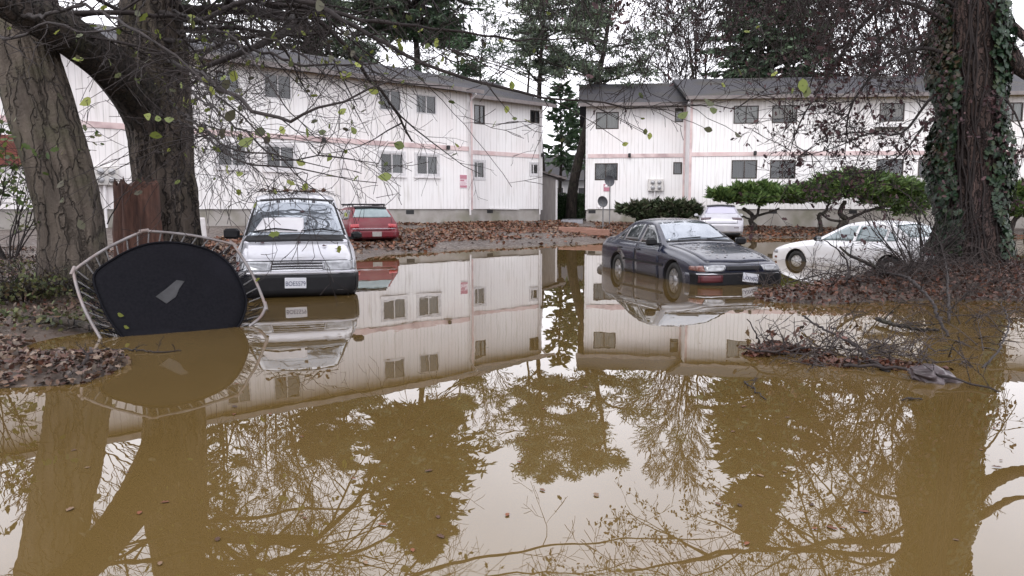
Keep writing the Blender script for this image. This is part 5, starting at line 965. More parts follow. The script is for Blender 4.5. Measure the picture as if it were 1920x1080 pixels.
# drooping boughs far overhead (seen in the water)
OV = [([(300, -420, 13.6), (600, -380, 11), (800, -300, 9.5), (950, -240, 8.6), (1080, -180, 8.2), (1200, -160, 8)], .055, .006), ([(310, -300, 13.5), (520, -280, 9.5), (640, -200, 8.2), (760, -150, 7.6), (900, -130, 7.2), (1060, -90, 7)], .045, .006), ([(310, -200, 13.4), (430, -170, 8.6), (540, -120, 7.4), (660, -70, 6.8), (800, -60, 6.4)], .04, .006)]
PO = dict(lev=3, nc=[(3, 5), (3, 4), (2, 3)], wig=.10, up=-.02, ang=(.4, .9), lr=(.5, .75), rmin=.0035, seg=.3, tiplev=1)
for bi, (pix, ra, rb) in enumerate(OV):
    n = len(pix); m = MB(); pts = [(rel(t2, *p), ra + (rb - ra) * (i / (n - 1))) for i, p in enumerate(pix)]; P2, R2 = pathpts(pts, .3); m.tube(P2, R2, 6); tips = []
    for k in range(int(len(P2) * 1.7)):
        i = rng.randrange(int(len(P2) * .25), len(P2) - 1); grow(m, P2[i], Vector((rng.uniform(-.6, 1), rng.uniform(-.8, .8), rng.uniform(-.2, 1))), rng.uniform(.8, 2.6), .010, 0, rng, PO, tips)
    b_ = m.build('branch', M_twig, t2, fix=False); r2 = np.random.default_rng(300 + bi); T = np.array([t[:] for t in tips]); k = 150; leaves('foliage', T[r2.integers(0, len(T), k)], .085, M_yleaf, b_, rng=r2, hang=.4)
pix = [(1826, -300, 14), (1700, -330, 11), (1600, -300, 9.2), (1480, -280, 8.2), (1360, -270, 7.6), (1240, -250, 7.2), (1120, -230, 7.0), (1000, -235, 7.0)]; m = MB(); pts = [(rel(t3, *p), .055 - .047 * i / 7) for i, p in enumerate(pix)]; P2, R2 = pathpts(pts, .3); m.tube(P2, R2, 6); tips = []
for k in range(int(len(P2) * 4)):
    i = rng.randrange(int(len(P2) * .25), len(P2) - 1); grow(m, P2[i], Vector((rng.uniform(-.5, .5), rng.uniform(-.5, .5), rng.uniform(-1, -.2))), rng.uniform(.7, 2.1), .007, 0, rng, PO, tips)
b_ = m.build('branch', M_twig, t3, fix=False); r2 = np.random.default_rng(400); T = np.array([t[:] for t in tips]); leaves('foliage', T[r2.integers(0, len(T), 520)], .07, M_dleaf, b_, rng=r2, hang=.4)
# ================================================================ JUNIPERS, HEDGE, SHRUBS
def juniper(name, label, X, Y, pads, stems, seed, n=3600, mat=None, group=None, base=None):
    rg = np.random.default_rng(seed); rng = random.Random(seed); g = hgt(X, Y); root = empty(name, (X, Y, g)); tag(root, label, 'juniper', group)
    m = MB()
    for pts, r_ in stems:
        P, Rr = pathpts([(Vector(p), r_ * (1 - .6 * i / len(pts))) for i, p in enumerate(pts)], .12); P = [p + Vector((rng.gauss(0, .02), rng.gauss(0, .02), 0)) for p in P]; m.tube(P, Rr, 8)
    m.build('stem', M_bark2, root)
    W = np.array([p[3] * p[4] for p in pads]); W = W / W.sum(); k = rg.choice(len(pads), n, p=W); c = np.array([p[:3] for p in pads])[k]; s = np.array([p[3:] for p in pads])[k]
    d = unit(n, rg); rr = rg.uniform(.25, 1, n) ** .5; C = c + d * rr[:, None] * s * (1 + .34 * np.sin(d[:, :1] * 9 + c[:, :1] * 3) + .18 * np.sin(d[:, 1:2] * 17)); out = d * [1, 1, .5] + [0, 0, .35] + rg.normal(0, .35, (n, 3)); A = out / np.linalg.norm(out, axis=1)[:, None]; T = unit(n, rg); T -= A * (A * T).sum(1)[:, None]; T /= np.linalg.norm(T, axis=1)[:, None]; l_ = rg.uniform(.12, .46, n)[:, None]
    planes('foliage', C, A * l_, T * l_ * .7, [(-.5, -.08), (-.1, -.22), (.2, -.10), (.55, 0), (.2, .12), (-.1, .2)], mat or M_jun, root); return root
def pads_px(X, Y, g, L_): return [((at(u, v, Y + dy).x - X), dy, at(u, v, Y + dy).z - g, a, .7 * a, b_) for u, v, dy, a, b_ in L_]
GJ = 'spreading junipers along the east block'
X, Y = gx(1412, 36.5), 36.5; g = hgt(X, Y)
juniper('juniper', 'flat topped juniper on a twisted dark trunk right of the silver crossover', X, Y, pads_px(X, Y, g, [(1350, 362, 0, .6, .22), (1375, 372, .3, .7, .2), (1395, 355, 0, .8, .3), (1430, 352, .3, .8, .3), (1450, 365, 0, .9, .28), (1475, 368, -.2, .8, .25), (1420, 372, -.3, .9, .25), (1500, 372, 0, .6, .2)]), [([(0, 0, -.1), (.05, 0, .25), (-.12, 0, .5), (.0, 0, .75), (-.5, 0, 1.1)], .16), ([(-.1, 0, .5), (.2, 0, .75), (.3, 0, 1.2)], .09), ([(.0, 0, .7), (.6, 0, .85), (1.3, 0, 1.1)], .07), ([(-.1, 0, .55), (-.7, 0, .8), (-1.4, 0, 1.0)], .05)], 71, 10000, group=GJ)
X, Y = gx(1560, 36), 36; g = hgt(X, Y)
juniper('juniper', 'widest juniper with crooked forked trunks above the white sedan', X, Y, pads_px(X, Y, g, [(1505, 368, 0, .7, .22), (1530, 350, .2, .9, .28), (1560, 340, 0, 1.0, .34), (1600, 330, .2, 1.0, .32), (1640, 338, 0, 1.1, .34), (1600, 355, -.3, 1.2, .32), (1660, 355, 0, 1.1, .36), (1700, 362, .2, 1.0, .38), (1690, 385, 0, .8, .4), (1540, 368, -.2, .9, .25), (1640, 372, 0, .9, .28), (1720, 380, 0, .8, .5), (1480, 362, 0, .9, .26), (1510, 356, .1, .9, .30), (1580, 350, -.3, 1.1, .30), (1625, 345, -.3, 1.1, .30), (1670, 345, -.2, 1.1, .34), (1700, 350, 0, 1.0, .36)]), [([(.55, 0, -.1), (.45, 0, .3), (.75, 0, .6), (.4, 0, .9), (.6, 0, 1.5)], .19), ([(-.55, 0, -.1), (-.5, 0, .4), (-.65, 0, .8), (-.3, 0, 1.0), (-.1, 0, 1.5)], .11), ([(.7, 0, .55), (.0, 0, .6), (-.6, 0, .95)], .07), ([(.7, 0, .6), (1.6, 0, 1.0), (2.6, 0, 1.3)], .09)], 72, 19000, group=GJ)
X, Y = gx(1905, 35.5), 35.5; g = hgt(X, Y)
juniper('juniper', 'juniper past the ivy clad tree, cut by the frame edge', X, Y, pads_px(X, Y, g, [(1880, 362, 0, .8, .35), (1910, 356, 0, 1.0, .4), (1950, 362, 0, 1.1, .45), (1890, 385, 0, .9, .4), (1930, 388, 0, 1.0, .4), (2000, 370, 0, 1.2, .5)]), [([(-.2, 0, -.1), (-.1, 0, .5), (.3, 0, 1.2)], .15), ([(.5, 0, -.1), (.7, 0, .6), (1.2, 0, 1.2)], .1)], 73, 9000, group=GJ)
X, Y = gx(1230, 38.2), 38.2; g = hgt(X, Y)
M_jd = pbr('dark_juniper', (.03, .04, .02), island=[(.014, .022, .010), (.03, .05, .018), (.05, .062, .028), (.04, .032, .02)], rough=.7)
juniper('juniper', 'low dark straggly juniper mound behind the dark sedan roof', X, Y, pads_px(X, Y, g, [(1172, 392, 0, .5, .28), (1195, 388, 0, .7, .3), (1225, 385, .2, .8, .3), (1258, 385, 0, .8, .28), (1290, 388, 0, .7, .3), (1300, 396, 0, .6, .3), (1210, 402, 0, .8, .25), (1270, 402, 0, .8, .25)]), [([(.2, -.2, -.1), (.3, -.2, .3), (-.2, 0, .7)], .1), ([(.3, -.2, .2), (1.0, 0, .6)], .07)], 74, 6000, mat=M_jd, group=GJ)
# dark hedge at the end of the passage
X, Y = gx(1064, 47.5), 47.5; g = hgt(X, Y); hr = empty('hedge', (X, Y, g)); tag(hr, 'dark green clipped hedge closing the passage between the two blocks', 'hedge')
rg = np.random.default_rng(81); n = 14000; C = np.column_stack([rg.uniform(-1.15, 1.05, n), rg.uniform(-.4, .4, n), rg.uniform(0, 1.62, n)]); C += rg.normal(0, .05, (n, 3)); leaves('foliage', C, .10, pbr('hedge_leaf', (.02, .04, .01), island=[(.010, .024, .008), (.022, .05, .015), (.04, .085, .022)], rough=.4), hr, shape=KITE, rng=rg)
m = MB()
for k in range(6): m.tube([(-.9 + .36 * k, 0, -.1), (-.9 + .36 * k + .05, .05, 1.0)], [.03, .012], 5)
m.build('stem', M_bark2, hr)
M_under = pbr('undergrowth_leaf', (.05, .05, .03), island=[(.035, .045, .018), (.075, .095, .028), (.05, .035, .02), (.10, .10, .03), (.028, .04, .018), (.085, .05, .025)], rough=.6, trans=.15)
# shrubs at the left edge
def shrub(label, X, Y, H, rad, seed, n, mat, size, stems=14, bare=False):
    rng = random.Random(seed); rg = np.random.default_rng(seed); g = hgt(X, Y); root = empty('shrub', (X, Y, g)); tag(root, label, 'shrub'); m = MB(); tips = []
    for k in range(stems):
        a = rng.random() * 6.28; grow(m, Vector((math.cos(a) * .08, math.sin(a) * .08, -.05)), Vector((math.cos(a) * rad / H, math.sin(a) * rad / H, 1)), H * rng.uniform(.7, 1.05), .016, 0, rng, dict(lev=2, nc=[(4, 6), (2, 4)], wig=.10, up=-.01, ang=(.4, .9), lr=(.35, .55), rmin=.004, seg=.2, tiplev=1), tips)
    m.build('stem', M_twig, root, fix=False); T = np.array([t[:] for t in tips]); leaves('foliage', T[rg.integers(0, len(T), n)] + rg.normal(0, .05, (n, 3)), size, mat, root, rng=rg); return root
M_green = pbr('shrub_leaf', (.08, .12, .03), island=[(.03, .05, .018), (.07, .11, .028), (.14, .19, .045), (.05, .075, .028), (.16, .15, .05)], rough=.45, trans=.3)
shrub('leafy green shrub at the frame edge beside the pale leaning maple', gx(-95, 9.4), 9.4, 2.6, .7, 91, 420, M_green, .10)
shrub('small yellow green shrub behind the pale maple, against the white wall', gx(12, 14), 14, 2.2, .9, 92, 420, M_green, .10)
shrub('twiggy shrub with green leaves in the gap between the maples', gx(172, 13.6), 13.6, 3.6, .5, 94, 60, M_green, .13, stems=3)
shrub('low sprawling evergreen undergrowth bush at the foot of the pale maple', gx(30, 9.2), 9.2, .5, .7, 93, 700, M_under, .06, stems=22)
# ground cover on the near bank
def onland(n, box, rg, lo=0.0, f=None):
    P = np.column_stack([rg.uniform(box[0], box[1], n), rg.uniform(box[2], box[3], n)]); h = heights(P); k = h > lo
    if f is not None: k &= f(P, h, rg)
    P, h = P[k], h[k]; return np.column_stack([P, h])
rg = np.random.default_rng(101)
def patchy(s, th): return lambda P, h, rg: np.array([noise.noise(Vector((p[0] * s, p[1] * s, 3.3))) for p in P]) + rg.normal(0, .12, len(P)) > th
C = onland(9000, (-11, -4.2, 7.6, 13), rg, .02, patchy(.9, .02)); C[:, 2] += rg.uniform(.01, .14, len(C))
tag(leaves('undergrowth', C, .06, M_under, None, rng=rg), 'low green and yellow undergrowth on the leafy bank', kind='stuff')
# roots and twiggy tangle at the foot of the maple
m = MB()
for k in range(150):
    a = rng.uniform(3.4, 6.6); r0 = rng.uniform(.45, .75); x = p1_.x + math.cos(a) * r0 - .1; y = p1_.y + math.sin(a) * r0; z = hgt(x, y); d = Vector((math.cos(a) * .6 + rng.gauss(0, .5), math.sin(a) * .6 + rng.gauss(0, .5), rng.uniform(.1, 1.1))); grow(m, Vector((x, y, z)), d, rng.uniform(.25, .85), .008, 0, rng, dict(lev=1, nc=[(2, 4)], wig=.22, up=-.12, ang=(.4, 1.0), lr=(.4, .6), rmin=.003, seg=.1))
tag(m.build('brushwood', M_twig, fix=False), 'tangled thin brushwood piled around the foot of the pale maple', kind='stuff')
# ================================================================ LEAF LITTER
rg = np.random.default_rng(111)
def litter_far(P, h, rg):
    nz = np.array([noise.noise(Vector((p[0] * .35, p[1] * .35, 7))) for p in P]); road = (h < .16) & (P[:, 0] > -2.5) & (P[:, 0] < 6)
    return (nz + rg.normal(0, .15, len(P)) > np.where(road, .32, -.28)) & ~((P[:, 0] > 3.4) & (P[:, 0] < 4.3) & (P[:, 1] > 37)) & (P[:, 1] < 41.6 - np.maximum(0, 1.67 - P[:, 0]) * .8)
C = onland(60000, (-9, 24, 16, 42), rg, .004, litter_far); C[:, 2] += rg.uniform(.004, .05, len(C))
tag(leaves('leaf_litter', C, .15, M_litter, None, flat=.6, rng=rg), 'deep drift of rusty fallen leaves along the foot of the white apartment blocks', kind='stuff')
C = np.concatenate([onland(26000, (-11, -3.0, 5.0, 16.5), rg, .0, patchy(1.4, -.22)), onland(5000, (-6, -3.0, 4.9, 7.2), rg, -.004)]); C[:, 2] = np.maximum(0, C[:, 2]) + rg.uniform(.003, .05, len(C))
M_nlit = pbr('bank_litter', (.06, .03, .02), island=[(.050, .022, .015), (.095, .038, .024), (.022, .012, .010), (.13, .075, .045), (.035, .018, .014), (.07, .028, .019), (.20, .15, .11), (.016, .010, .009), (.045, .03, .018)], rough=.5)
tag(leaves('leaf_litter', C, .060, M_nlit, None, flat=.5, rng=rg), 'brown and pale fallen leaves covering the near bank beside the trampoline', kind='stuff')
M_deb = pbr('wet_debris', (.08, .03, .02), island=[(.035, .015, .009), (.090, .028, .016), (.018, .012, .008), (.13, .056, .032), (.06, .022, .013), (.03, .017, .011)], rough=.45)
C = onland(24000, (3.2, 12.5, 9.6, 16), rg, -.02, patchy(1.6, -.5)); C[:, 2] = np.maximum(C[:, 2], 0.0) + rg.uniform(.003, .09, len(C)) * (.4 + 1.2 * rg.uniform(0, 1, len(C)))
tag(leaves('leaf_litter', C, .07, M_deb, None, flat=.3, rng=rg), 'mat of wet red brown leaf debris piled around the ivy clad tree', kind='stuff')
# raft of debris floating in front (u 1390-1860, v 640-720)
def raft(n, cx, cy, rx, ry, th, rot=0.0):
    a = rg.uniform(0, 6.28, n); r = rg.uniform(0, 1, n) ** .6; x, y = np.cos(a) * r * rx, np.sin(a) * r * ry; X_ = cx + x * math.cos(rot) - y * math.sin(rot); Y_ = cy + x * math.sin(rot) + y * math.cos(rot); k = np.array([noise.noise(Vector((p * 2.4, q * 2.4, 1))) for p, q in zip(X_, Y_)]) > -.15; return np.column_stack([X_, Y_, rg.uniform(.004, th, n) * (1.1 - r)])[k]
ra = onz(1480, 668); rb = onz(1640, 686)
C = np.concatenate([raft(800, ra.x, ra.y, .40, .26, .14), raft(500, rb.x, rb.y, .6, .16, .07, -.25), raft(160, onz(1440, 650).x, onz(1440, 650).y, .3, .2, .07)])
tag(leaves('floating_leaf_debris', C, .06, M_deb, None, flat=.2, rng=rg), 'raft of wet brown leaves floating in front of the ivy clad tree', kind='stuff')
rg = np.random.default_rng(112); n = 60; C = np.array([onz(u, v, .004)[:] for u, v in zip(rg.uniform(100, 1900, n), rg.uniform(640, 1060, n) ** 1.0)]); C[:, 2] = .003 + rg.uniform(0, .002, n); s_ = rg.uniform(.02, .05, n)[:, None]; a = rg.uniform(0, 6.28, n); A = np.column_stack([np.cos(a), np.sin(a), 0 * a]); T = np.column_stack([-np.sin(a), np.cos(a), 0 * a])
tag(planes('floating_leaves', C, A * s_, T * s_, LEAF, M_litter), 'scattered single leaves and specks floating on the brown water', kind='stuff')
# ================================================================ FALLEN BRANCHES
def fallen(label, pix, ra, rb, twigs=8, seed=0, group='fallen branches lying in the flood', leafn=0, mat=None, tw=(.15, .5), cat='branch'):
    rng = random.Random(seed); P = [onz(u, v, z) if Y is None else at(u, v, Y) for u, v, z, Y in pix]; c = P[0].copy(); root = empty('fallen_branch', c); tag(root, label, cat, group)
    pts = [(p - c, ra + (rb - ra) * i / (len(P) - 1)) for i, p in enumerate(P)]; Q, Rr = pathpts(pts, .03 if (pts[0][0]-pts[-1][0]).length < .8 else .07); Q = [q + Vector((rng.gauss(0, .008), rng.gauss(0, .008), rng.gauss(0, .006))) for q in Q]; m = MB(); m.tube(Q, Rr, 8); t_ = m; tips = []
    for k in range(twigs):
        i = rng.randrange(1, max(2, len(Q) - 1)); grow(t_, Q[i], Vector((rng.uniform(-1, 1), rng.uniform(-.6, .6), rng.uniform(-.1, .9))), rng.uniform(*tw), max(.004, Rr[i] * .5), 0, rng, dict(lev=1, nc=[(2, 4)], wig=.18, up=.0, ang=(.4, 1), lr=(.4, .6), rmin=.003, seg=.08, tiplev=0), tips)
    t_.build('stem', mat or M_twig, root, fix=False)
    if leafn: r2 = np.random.default_rng(seed); T = np.array([t[:] for t in tips]); leaves('foliage', T[r2.integers(0, len(T), leafn)], .06, M_deb, root, rng=r2)
fallen('thick arched dead branch curving from the ivy clad tree down into the water', [(1650, 512, .25, None), (1700, 520, .32, None), (1742, 560, .22, None), (1762, 600, .12, None), (1778, 632, .0, None)], .022, .014, 5, 1)
fallen('dark upright forked branch in front of the white sedan door', [(1590, 545, .10, None), (1592, 505, None, 11.6), (1575, 470, None, 11.7), (1545, 450, None, 11.8)], .022, .006, 4, 2)
fallen('short stout broken branch pointing at the rear wheel of the white sedan', [(1575, 462, None, 12.2), (1590, 478, None, 12.2), (1625, 492, None, 12.2), (1660, 512, None, 12.3)], .016, .032, 3, 3, mat=M_bark2)
fallen('long slanting branch crossing the raft of floating leaves', [(1505, 592, .10, None), (1540, 615, .10, None), (1590, 640, .08, None), (1640, 680, .03, None), (1665, 698, .0, None)], .010, .016, 5, 4)
fallen('slender branch parallel to the long one, over the floating leaves', [(1560, 612, .12, None), (1595, 640, .08, None), (1630, 668, .02, None)], .007, .010, 2, 5)
fallen('long thin branch floating beyond the crumpled grey plastic', [(1580, 684, .03, None), (1680, 690, .04, None), (1760, 705, .05, None), (1820, 718, .03, None), (1872, 734, .01, None)], .014, .006, 6, 6)
fallen('dark floating stick below the arched dead branch', [(1645, 598, .05, None), (1690, 612, .04, None), (1760, 620, .02, None)], .026, .014, 3, 7, mat=M_bark2)
fallen('leafy dead branch lying at the near edge of the debris raft', [(1400, 655, .06, None), (1450, 660, .10, None), (1520, 652, .08, None), (1570, 650, .03, None)], .010, .006, 18, 8, leafn=60, tw=(.12, .35))
fallen('twiggy branch poking up at the corner of the debris raft', [(1402, 600, .24, None), (1418, 625, .12, None), (1424, 640, .02, None)], .005, .008, 2, 9)
fallen('tall arching sapling leaning over the trunk of the white sedan', [(1780, 600, .05, None), (1770, 480, None, 11.8), (1730, 400, None, 12.2), (1680, 350, None, 12.6), (1640, 345, None, 12.8)], .016, .005, 16, 10, tw=(.3, .9))
fallen('dry branch propped between the white sedan and the ivy clad trunk', [(1690, 525, .2, None), (1740, 470, None, 12.6), (1790, 440, None, 12.8)], .014, .006, 14, 11, tw=(.3, .8))
fallen('thin curved branch standing in water at the far side of the flooded tree', [(1845, 690, .0, None), (1875, 650, .10, None), (1890, 600, .22, None), (1870, 560, .3, None)], .010, .005, 5, 12)
fallen('dead stick angled across the leaf debris mat', [(1480, 530, .10, None), (1540, 515, .16, None), (1610, 505, .22, None)], .012, .008, 6, 13)
fallen('rust coloured leafy branch at the frame edge behind the ivy clad tree', [(1925, 560, .1, None), (1905, 500, None, 12), (1885, 465, None, 12.2)], .012, .005, 10, 14, leafn=50, mat=M_cop)
fallen('thin twig floating in front of the trampoline', [(192, 657, .01, None), (240, 655, .015, None), (300, 660, .01, None), (338, 655, .015, None)], .009, .005, 4, 15, tw=(.05, .14))
fallen('mossy log half buried on the bank left of the trampoline', [(95, 600, .12, None), (140, 606, .10, None), (185, 618, .05, None)], .05, .035, 2, 16, mat=M_bark2)
fallen('pale broken stick at the tip of the near leaf pile', [(150, 690, .06, None), (165, 672, .12, None), (172, 655, .16, None)], .014, .008, 2, 17, tw=(.05, .15))
fallen('tiny pale stick floating off the debris raft', [(1395, 715, .01, None), (1420, 735, .015, None), (1435, 748, .01, None)], .005, .004, 2, 18, tw=(.05, .12))
fallen('short pale stick floating below the crumpled grey plastic', [(1690, 748, .01, None), (1728, 748, .012, None)], .006, .005, 1, 19, tw=(.05, .1))
shrub('dense dead brush with bare grey twigs hiding the tail of the white sedan', gx(1728, 13.4), 13.4, 1.55, 1.0, 96, 50, M_dleaf, .05, stems=22)
shrub('low bare brush between the white sedan and the ivy clad trunk', gx(1680, 12.4), 12.4, .6, .9, 97, 60, M_dleaf, .05, stems=12)
def twig_mass(label, n, box, hmax, seed):
    rng = random.Random(seed); m = MB()
    for k in range(n):
        x, y = rng.uniform(box[0], box[1]), rng.uniform(box[2], box[3]); z = max(0, hgt(x, y)); grow(m, Vector((x, y, z)), Vector((rng.gauss(0, .8), rng.gauss(0, .8), rng.uniform(.05, 1.0))), rng.uniform(.3, hmax), .008, 0, rng, dict(lev=1, nc=[(2, 5)], wig=.18, up=-.08, ang=(.4, 1.0), lr=(.4, .65), rmin=.003, seg=.12))
    tag(m.build('brushwood', M_ltwig, fix=False), label, kind='stuff')
twig_mass('grey tangle of thin brushwood heaped at the foot of the ivy clad tree', 420, (5.6, 11.0, 10.6, 14.4), 1.25, 55)
twig_mass('low scatter of dead twigs on the leaf debris mat', 150, (4.0, 7.5, 10.2, 12.6), .6, 56)
twig_mass('sparse thin twigs poking out of the water in front of the ivy clad tree', 70, (4.2, 7.6, 6.6, 9.6), .55, 57)
twig_mass('thin dead twigs tangled in the floating leaf debris raft', 90, (2.3, 3.9, 6.1, 7.0), .35, 58)
# wet leaves stuck on the bonnets
for i, (x, y) in enumerate(((1.70, -.50), (1.72, .04), (1.86, .42), (1.98, .60), (1.0, .10))):
    p_, n_ = on_car(V, x, y, .014); a_ = Vector((rng.uniform(-1, 1), rng.uniform(-1, 1), 0)); a_ = (a_ - n_ * a_.dot(n_)).normalized(); b2 = n_.cross(a_); o = planes('wet_leaf', [p_[:]], [(a_ * .085)[:]], [(b2 * .085)[:]], [(-.5, 0, 0), (-.3, .3, .06), (.05, .42, .08), (.15, .16, .0), (.55, 0, .03), (.15, -.16, .0), (.05, -.42, .08), (-.3, -.3, .06)], M_dleaf); tag(o, 'dark wet fallen leaf stuck on the front of the silver minivan', 'leaf', 'wet leaves on the minivan')
n = 70; rg = np.random.default_rng(44); Cs, As, Bs = [], [], []
for k in range(n):
    p_, n_ = on_car(D, rg.uniform(.95, 2.1) ** 1.0, rg.uniform(-.6, .6), .012); a_ = Vector(rg.normal(0, 1, 3)); a_ = (a_ - n_ * a_.dot(n_)).normalized(); b2 = n_.cross(a_); s_ = rg.uniform(.03, .08); Cs.append(p_[:]); As.append((a_ * s_)[:]); Bs.append((b2 * s_)[:])
tag(planes('leaf_litter', Cs, As, Bs, LEAF, pbr('wet_pale_litter', (.1, .1, .1), island=[(.10, .085, .08), (.18, .16, .16), (.04, .03, .028), (.28, .26, .27)], rough=.25)), 'wet leaf litter scattered over the bonnet of the dark sedan', kind='stuff')
# twigs on the van roof
rg = np.random.default_rng(5); m = MB(); vr = V.root; M_v = Matrix.Translation((c0.x, c0.y, 0))
VM = Matrix.Translation(vr.location) @ Matrix.Rotation(vr.rotation_euler[2], 4, 'Z'); tb = VM @ Vector((.1, 0, 1.80)); tr_ = empty('fallen_twigs', tb, vr.rotation_euler[2]); tag(tr_, 'bundle of fallen twigs and leaves lying on the roof of the minivan', 'twigs')
rng = random.Random(8)
for k in range(30):
    y = rng.uniform(-.62, .5); x = rng.uniform(-.5, .38); grow(m, Vector((x, y, -.01)), Vector((rng.uniform(-.5, .3), rng.uniform(-1, 1), rng.uniform(-.02, .22) if k % 4 else rng.uniform(.4, 1))), rng.uniform(.2, .6), .008, 0, rng, dict(lev=1, nc=[(2, 4)], wig=.12, up=-.06, ang=(.3, .9), lr=(.4, .6), rmin=.004, seg=.08))
m.build('twigs', M_twig, tr_, fix=False); n = 60; leaves('foliage', np.column_stack([rg.uniform(-.4, .55, n), rg.uniform(-.55, .5, n), rg.uniform(.0, .03, n)]), .09, M_litter, tr_, flat=.6, rng=rg)
# crumpled plastic in the debris
c = onz(1768, 712, 0.0); cr_ = MB(); rings = []
for j in range(19):
    t = j / 18; ring = []
    for k in range(32):
        th = 2 * math.pi * k / 32; r_ = .17 * math.sin(math.pi * (.08 + .84 * t)) ** .7 * (1 + .75 * noise.noise(Vector((math.cos(th) * 2.6, math.sin(th) * 2.6, t * 6))))
        ring.append(Vector((t * .40 - .24 + .04 * noise.noise(Vector((th, t * 4, 2))), math.cos(th) * r_ * .8, max(-.02, math.sin(th) * r_ * .55 + .05 - .12 * t))))
    rings.append(ring)
cr_.loft(rings); o = cr_.build('crumpled_plastic', pbr('grey_plastic_sheet', (.035, .024, .026), (.11, .09, .098), scale=5, rough=.35, bump=.5, bscale=9, contrast=.1)); o.location = c; tag(o, 'crumpled grey purple plastic sheet caught on the long thin floating branch', 'plastic sheet')
# ================================================================ TRAMPOLINE
A_ = onz(188, 634); F_ = onz(469, 611); ax_ = (F_ - A_).normalized(); nh = Vector((-ax_.y, ax_.x, 0)); lean_ = R(32); upv = (Vector((0, 0, 1)) * math.cos(lean_) + nh * math.sin(lean_)).normalized(); nrm = ax_.cross(upv).normalized()
mid = (A_ + F_) / 2; tp = empty('trampoline', mid); tag(tp, 'black trampoline with a metal rim, tipped on edge and half sunk in the flood', 'trampoline')
def onpl(u, v, off=0.0):
    d = ray(u, v); o = Vector((0, 0, HC)); t = (mid + nrm * off - o).dot(nrm) / d.dot(nrm); return o + d * t - mid
verts = [onpl(187, 632), onpl(137, 508), onpl(270, 433), onpl(437, 458), onpl(498, 574), onpl(468, 611)]
# the sunken part of the rim, mirrored about the frame's centre
cen = (verts[1] + verts[4]) / 2 - upv * .12
low_ = [cen * 2 - verts[2], cen * 2 - verts[3]]
rim = verts[1:5] + [verts[4].lerp(low_[0], .35) * 1.0 + (verts[5] - verts[5])] + low_ + []
M_rimt = pbr('galvanised_rim', (.24, .225, .23), (.14, .125, .125), scale=9, rough=.45, metal=.3, c3=(.20, .14, .12), s3=3)
def curve_seg(a, b_, bulge, k=8):
    c = (a + b_) / 2; o = (c - cen); o = (o - nrm * o.dot(nrm)).normalized(); return [a.lerp(b_, t / k) + o * bulge * math.sin(math.pi * t / k) for t in range(k + 1)]
m = MB(); loop = [verts[0], verts[1], verts[2], verts[3], verts[4], verts[5]]; RP = []
ext0 = verts[0] - upv * .45 + ax_ * .22; ext1 = verts[5] - upv * .45 - ax_ * .12; loop = [ext0] + loop + [ext1]
for i in range(len(loop) - 1):
    sgm = curve_seg(loop[i], loop[i + 1], .035 if 0 < i < 6 else .02); RP += sgm[:-1] if i < len(loop) - 2 else sgm
m.tube(RP, .0165, 10); m.build('rim', M_rimt, tp)
for q in loop[2:6]:
    i = min(range(len(RP)), key=lambda k: (RP[k] - q).length); a = RP[max(i - 1, 0)]; b_ = RP[min(i + 1, len(RP) - 1)]; m = MB(); t = (b_ - a).normalized(); m.tube([q - t * .05, q + t * .05], .0215, 10); m.build('joint_sleeve', M_rimt, tp)
MP = [(236, 640), (205, 600), (186, 560), (176, 516), (212, 486), (256, 464), (298, 455), (345, 457), (392, 469), (425, 490), (447, 520), (462, 562), (455, 598), (440, 622)]
mp3 = [onpl(u, v, .02) for u, v in MP]; mpc = []
for i in range(len(mp3) - 1):
    a, b_, c, d = mp3[max(i - 1, 0)], mp3[i], mp3[i + 1], mp3[min(i + 2, len(mp3) - 1)]
    for k in range(4): t = k / 4; mpc.append(.5 * ((2 * b_) + (c - a) * t + (2 * a - 5 * b_ + 4 * c - d) * t * t + (3 * b_ - a - 3 * c + d) * t ** 3))
mpc.append(mp3[-1]); b0 = mpc[-1] - upv * .5 - ax_ * .2; b1 = mpc[0] - upv * .5 + ax_ * .2; mpc += [b0, b1]
cc = sum(mpc, Vector()) / len(mpc); M_mat = pbr('trampoline_mat', (.006, .006, .008), (.010, .010, .0125), scale=40, rough=.75, bump=.02, bscale=90, c3=(.012, .012, .016), s3=.9, ior=1.12)
m = MB(); K = 8; rings = []
for side in (0, 1):
    for j in (range(1, K + 1) if side == 0 else range(K, 0, -1)): rings.append([cc + (p - cc) * (j / K) + nrm * (.0 if side == 0 else -.012) + nrm * (.03 * (1 - (j / K) ** 2)) for p in mpc])
m.loft(rings, cap=True); mt_ = m.build('mat', M_mat, tp)
e = MB(); e.tube([p + nrm * .004 for p in mpc[:-2]], .012, 6)
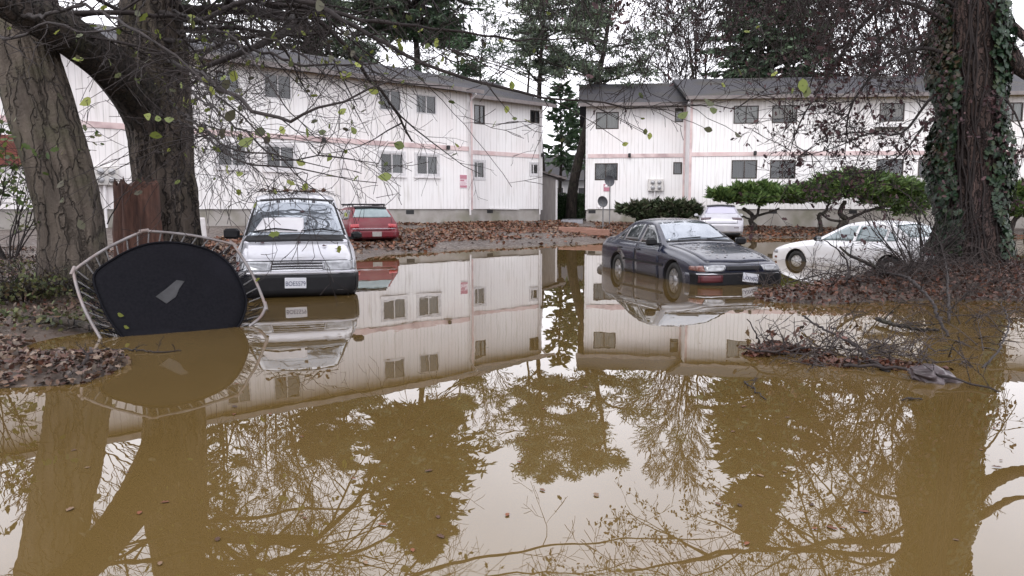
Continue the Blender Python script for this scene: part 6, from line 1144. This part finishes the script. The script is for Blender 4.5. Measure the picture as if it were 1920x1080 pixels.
# springs from the mat edge to the rim
M_spr = pbr('spring_steel', (.22, .215, .22), rough=.35, metal=.8); ns_ = 30; cum = [0]
vis = RP; L_tot = [0]
for i in range(len(vis) - 1): L_tot.append(L_tot[-1] + (vis[i + 1] - vis[i]).length)
def along(poly, f):
    c = [0]
    for i in range(len(poly) - 1): c.append(c[-1] + (poly[i + 1] - poly[i]).length)
    s = f * c[-1]
    for i in range(len(poly) - 1):
        if c[i + 1] >= s: return poly[i].lerp(poly[i + 1], (s - c[i]) / max(1e-6, c[i + 1] - c[i]))
    return poly[-1]
mv = mpc[:-2]
i0 = min(range(len(RP)), key=lambda k: (RP[k] - verts[0]).length); i1 = min(range(len(RP)), key=lambda k: (RP[k] - verts[5]).length); rv = RP[i0:i1 + 1]
for k in range(ns_):
    f = (k + .5) / ns_; a = along(rv, f); b_ = along(mv, f); m = MB(); d = (b_ - a); L1 = min(d.length, .17); p0, p1 = a + d.normalized() * .03, a + d.normalized() * L1
    hl = []; q = d.normalized(); s1 = nrm; s2 = q.cross(s1)
    for j in range(40): t = j / 39; hl.append(p0 + (p1 - p0) * t + (s1 * math.cos(j * 1.6) + s2 * math.sin(j * 1.6)) * .007)
    m.tube([a, p0], .004, 5); m.tube(hl, .0045, 4); sp = m.build('spring', M_spr, tp)
    m = MB(); m.tube([p1, b_], .0035, 4); m.build('strap', M_black, tp)
# netting shreds between rim and mat on both sides
m = MB(); rng = random.Random(4)
for k in range(190):
    f = rng.choice([rng.uniform(0, .2), rng.uniform(.78, 1), rng.uniform(.55, .8)]); a = along(rv, f); b_ = along(mv, min(1, max(0, f + rng.uniform(-.03, .03)))); mdp = a.lerp(b_, .5) + upv * rng.uniform(-.05, .02); m.tube([a.lerp(b_, rng.uniform(.1, .4)), mdp, b_], .003, 3)
for q_ in (m,): e.add(q_.v, q_.f, True)
e.build('edge_webbing', M_mat, tp, fix=False)
pq = [onpl(294, 556, -.03), onpl(310, 567, -.03), onpl(335, 545, -.03), onpl(344, 526, -.03), onpl(332, 526, -.03)]
sg = -1 if (onpl(300, 550, -.03) + mid - Vector((0, 0, HC))).length < (onpl(300, 550, .03) + mid - Vector((0, 0, HC))).length else 1
pq = [onpl(u, v, sg * .055) for u, v in ((292, 556), (312, 569), (330, 556), (336, 541), (346, 527), (331, 525), (312, 541))]
m = MB(); m.add(pq + [p + nrm * (-sg) * .02 for p in pq], [tuple(range(7)), tuple(range(13, 6, -1))] + [(i, (i + 1) % 7, (i + 1) % 7 + 7, i + 7) for i in range(7)]); m.build('pale_patch', pbr('grey_patch', (.014, .014, .016), (.034, .034, .038), scale=9, rough=.5), mt_)  # grey polygon lying on the mat, paler than the weave around it
for (u, v, s) in ((226, 590, .07), (237, 613, .06)):
    p = onpl(u, v, sg * .06) + mid; A = np.array([[.8, .2, -.4]]) * s; T = np.array([[.3, -.2, .9]]) * s
    o = planes('wet_leaf', [p[:]], A, T, LF, M_yleaf); tag(o, 'pale green leaf stuck on the %s part of the trampoline mat' % ('lower left' if v < 600 else 'lowest'), 'leaf')
bpy.context.view_layer.update()
